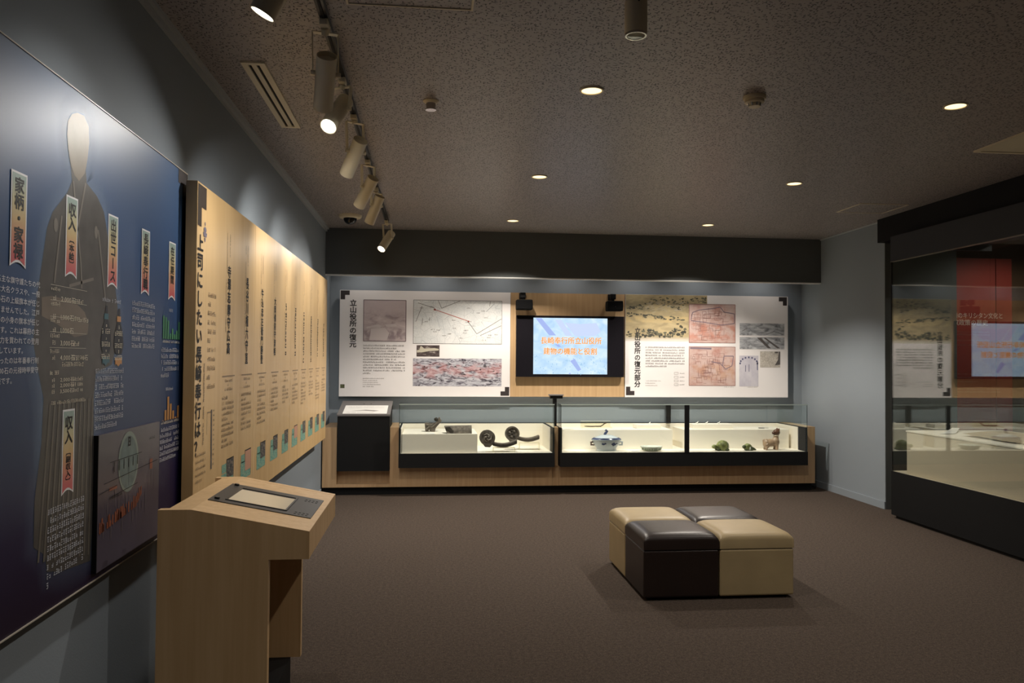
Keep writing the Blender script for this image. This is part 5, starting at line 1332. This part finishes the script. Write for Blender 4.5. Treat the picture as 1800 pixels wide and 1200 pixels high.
# ------------------------------------------------------------------ free-standing glass case at right, and what is behind it
GX, GXB, GY0, GY1 = 4.462, 5.50, 2.4, 7.32
gc = thing('large_glass_case', (4.98, 5.0, 0), 'tall glass showcase on black base at the right edge', 'display case')
build('base', MB().box(GX, GXB, GY0, GY1, .03, .448), M['black'], gc)
build('toe_recess', MB().box(GX + .03, GXB - .03, GY0 + .03, GY1 - .03, 0, .03), M['hole'], gc)
build('base_lining', MB().box(GX + .012, GXB - .012, GY0 + .012, GY1 - .012, .448, .452), M['cream2'], gc)
build('lower_fascia', MB().box(GX, GX + .03, GY0, GY1, 2.478, 2.72).box(GX + .03, GXB, GY1 - .03, GY1, 2.60, 2.72).box(GX + .03, GXB, GY0, GY0 + .03, 2.478, 2.72), mat('dark_navy_fascia', (0.020, 0.022, 0.028), .6), gc)
build('fascia_edge', MB().box(GX - .003, GX + .033, GY0, GY1, 2.472, 2.478), mat('dull_metal_edge', (0.20, 0.17, 0.12), .35, metal=.6), gc)
build('case_roof', MB().box(GX + .03, GXB, GY0 + .03, GY1 - .03, 2.66, 2.72), M['black'], gc)
build('upper_bulkhead', MB().box(GX + .10, GXB, GY0, 7.715, 2.72, ZC), M['black'], gc)
build('front_pane', MB().box(GX + .004, GX + .012, GY0 + .004, GY1 - .004, .4525, 2.476), M['glass2'], gc)
build('end_pane', MB().box(GX + .0125, GXB - .004, GY1 - .012, GY1 - .004, .4525, 2.60), M['glass3'], gc)
build('rear_pane', MB().box(GXB - .012, GXB - .004, GY0 + .004, GY1 - .0125, .4525, 2.62), M['glass3'], gc)
build('corner_joint', MB().box(GX + .001, GX + .014, GY1 - .012, GY1 - .001, .4525, 2.476), M['hole'], gc)
for yy in (3.6, 5.0, 6.4):
    build('roof_lamp', MB().cyl((4.98, yy, 2.66), (4.98, yy, 2.645), .035, n=20), M['lamp'], gc)
    spot('roof_lamp_beam', (4.98, yy, 2.635), (4.98, yy, .85), CASE_W, DOWN_C, 80, 1.0, .03, gc)
pz = thing('display_plinth', (4.95, 5.0, .452), 'cream fabric-covered plinth inside the tall glass showcase', 'plinth')
build('block', MB().box(4.502, 5.46, 2.6, 7.13, .4522, .842), M['cream2'], pz, bevel=.003)
build('top_board', MB().box(4.496, 5.465, 2.595, 7.136, .842, .856), M['cream'], pz, bevel=.002)
# documents on the plinth
def sheet(name, pts, lift, mat_, label, cat, n=10):
    vs = []; fs = []
    A, B, C_, D = [Vector((*p, 0)) for p in pts]
    for j in range(n + 1):
        for i in range(n + 1):
            u, v = i / n, j / n
            p = A.lerp(B, u).lerp(D.lerp(C_, u), v)
            vs.append((p.x, p.y, .8575 + lift(u, v)))
    for j in range(n):
        for i in range(n): fs.append((j * (n + 1) + i, j * (n + 1) + i + 1, (j + 1) * (n + 1) + i + 1, (j + 1) * (n + 1) + i))
    k0 = len(vs)
    vs += [(p[0], p[1], p[2] - .0012) for p in vs]
    fs += [tuple(i + k0 for i in f)[::-1] for f in fs]
    m1 = n + 1
    per = [i for i in range(m1)] + [j * m1 + n for j in range(1, m1)] + [n * m1 + i for i in range(n - 1, -1, -1)] + [j * m1 for j in range(n - 1, 0, -1)]
    for i in range(len(per)):
        a, b = per[i], per[(i + 1) % len(per)]; fs.append((a, a + k0, b + k0, b))
    t = thing(name, ((A.x + C_.x) / 2, (A.y + C_.y) / 2, .856), label, cat)
    build('sheet', MB().add(vs, fs), mat_, t, smooth=True)
    return t
oldp = mat('aged_tan_paper', (0.50, 0.40, 0.26), .8, var=(7, .25), bump=(30, .3, .003))
t = sheet('paper_sheet', [(4.56, 6.72), (4.72, 6.74), (5.00, 7.08), (4.94, 7.10)], lambda u, v: .004 + .020 * v * v, M['paper'], 'small white sheet at the far corner of the plinth', 'document')
t = sheet('old_map', [(4.58, 4.6), (5.36, 4.6), (5.36, 6.98), (4.66, 6.55)], lambda u, v: .002 + .012 * abs(math.sin(3 * v + 2 * u)) * (1 - u * .5) + (.02 * max(0, v - .75) * 4 * (1 - u)), oldp, 'large aged tan map lying open on the plinth', 'document', 16)
# red notice board in the passage behind the case
YR = 7.96; PR = P_back(YR)
rb = thing('red_notice_board', (5.75, YR, 0), 'tall red information board with white title behind the glass case', 'wall panel')
redm = mat('red_board_print', (0.36, 0.050, 0.035), .5, var=(2, .08))
build('board_panel', MB().box(5.10, 6.043, YR, YR + .055, 0.0, 2.62), redm, rb)
build('board_panel', MB().box(6.052, 6.232, YR, YR + .055, 0.0, 2.62), redm, rb)
build('joint_strip', MB().box(6.043, 6.052, YR + .02, YR + .055, 0.0, 2.62), M['hole'], rb)
pinkk = mat('pale_pink_title_ink', (0.80, 0.58, 0.50), .5)
s1 = .058
build('title_text', MB().htext(PR, T_RED[0], 6.13 - len(T_RED[0]) * s1, 2.005, s1, .066, .013).htext(PR, T_RED[1], 5.955 - len(T_RED[1]) * .067, 1.930, .067, .068, .013), pinkk, rb)
g = MB()
for i, v in enumerate((1.83, 1.80, 1.74, 1.69)): g.scribble(PR, 5.30, 5.98, v, .014, rng, .0015, .8)
for i, v in enumerate((1.38, 1.34, 1.30, 1.22, 1.19)): g.scribble(PR, 5.30, (6.0, 5.9, 5.85, 6.10, 6.10)[i], v, .013, rng, .0015, .8)
build('body_text', g, mat('dull_pink_ink', (0.50, 0.20, 0.16), .5), rb)
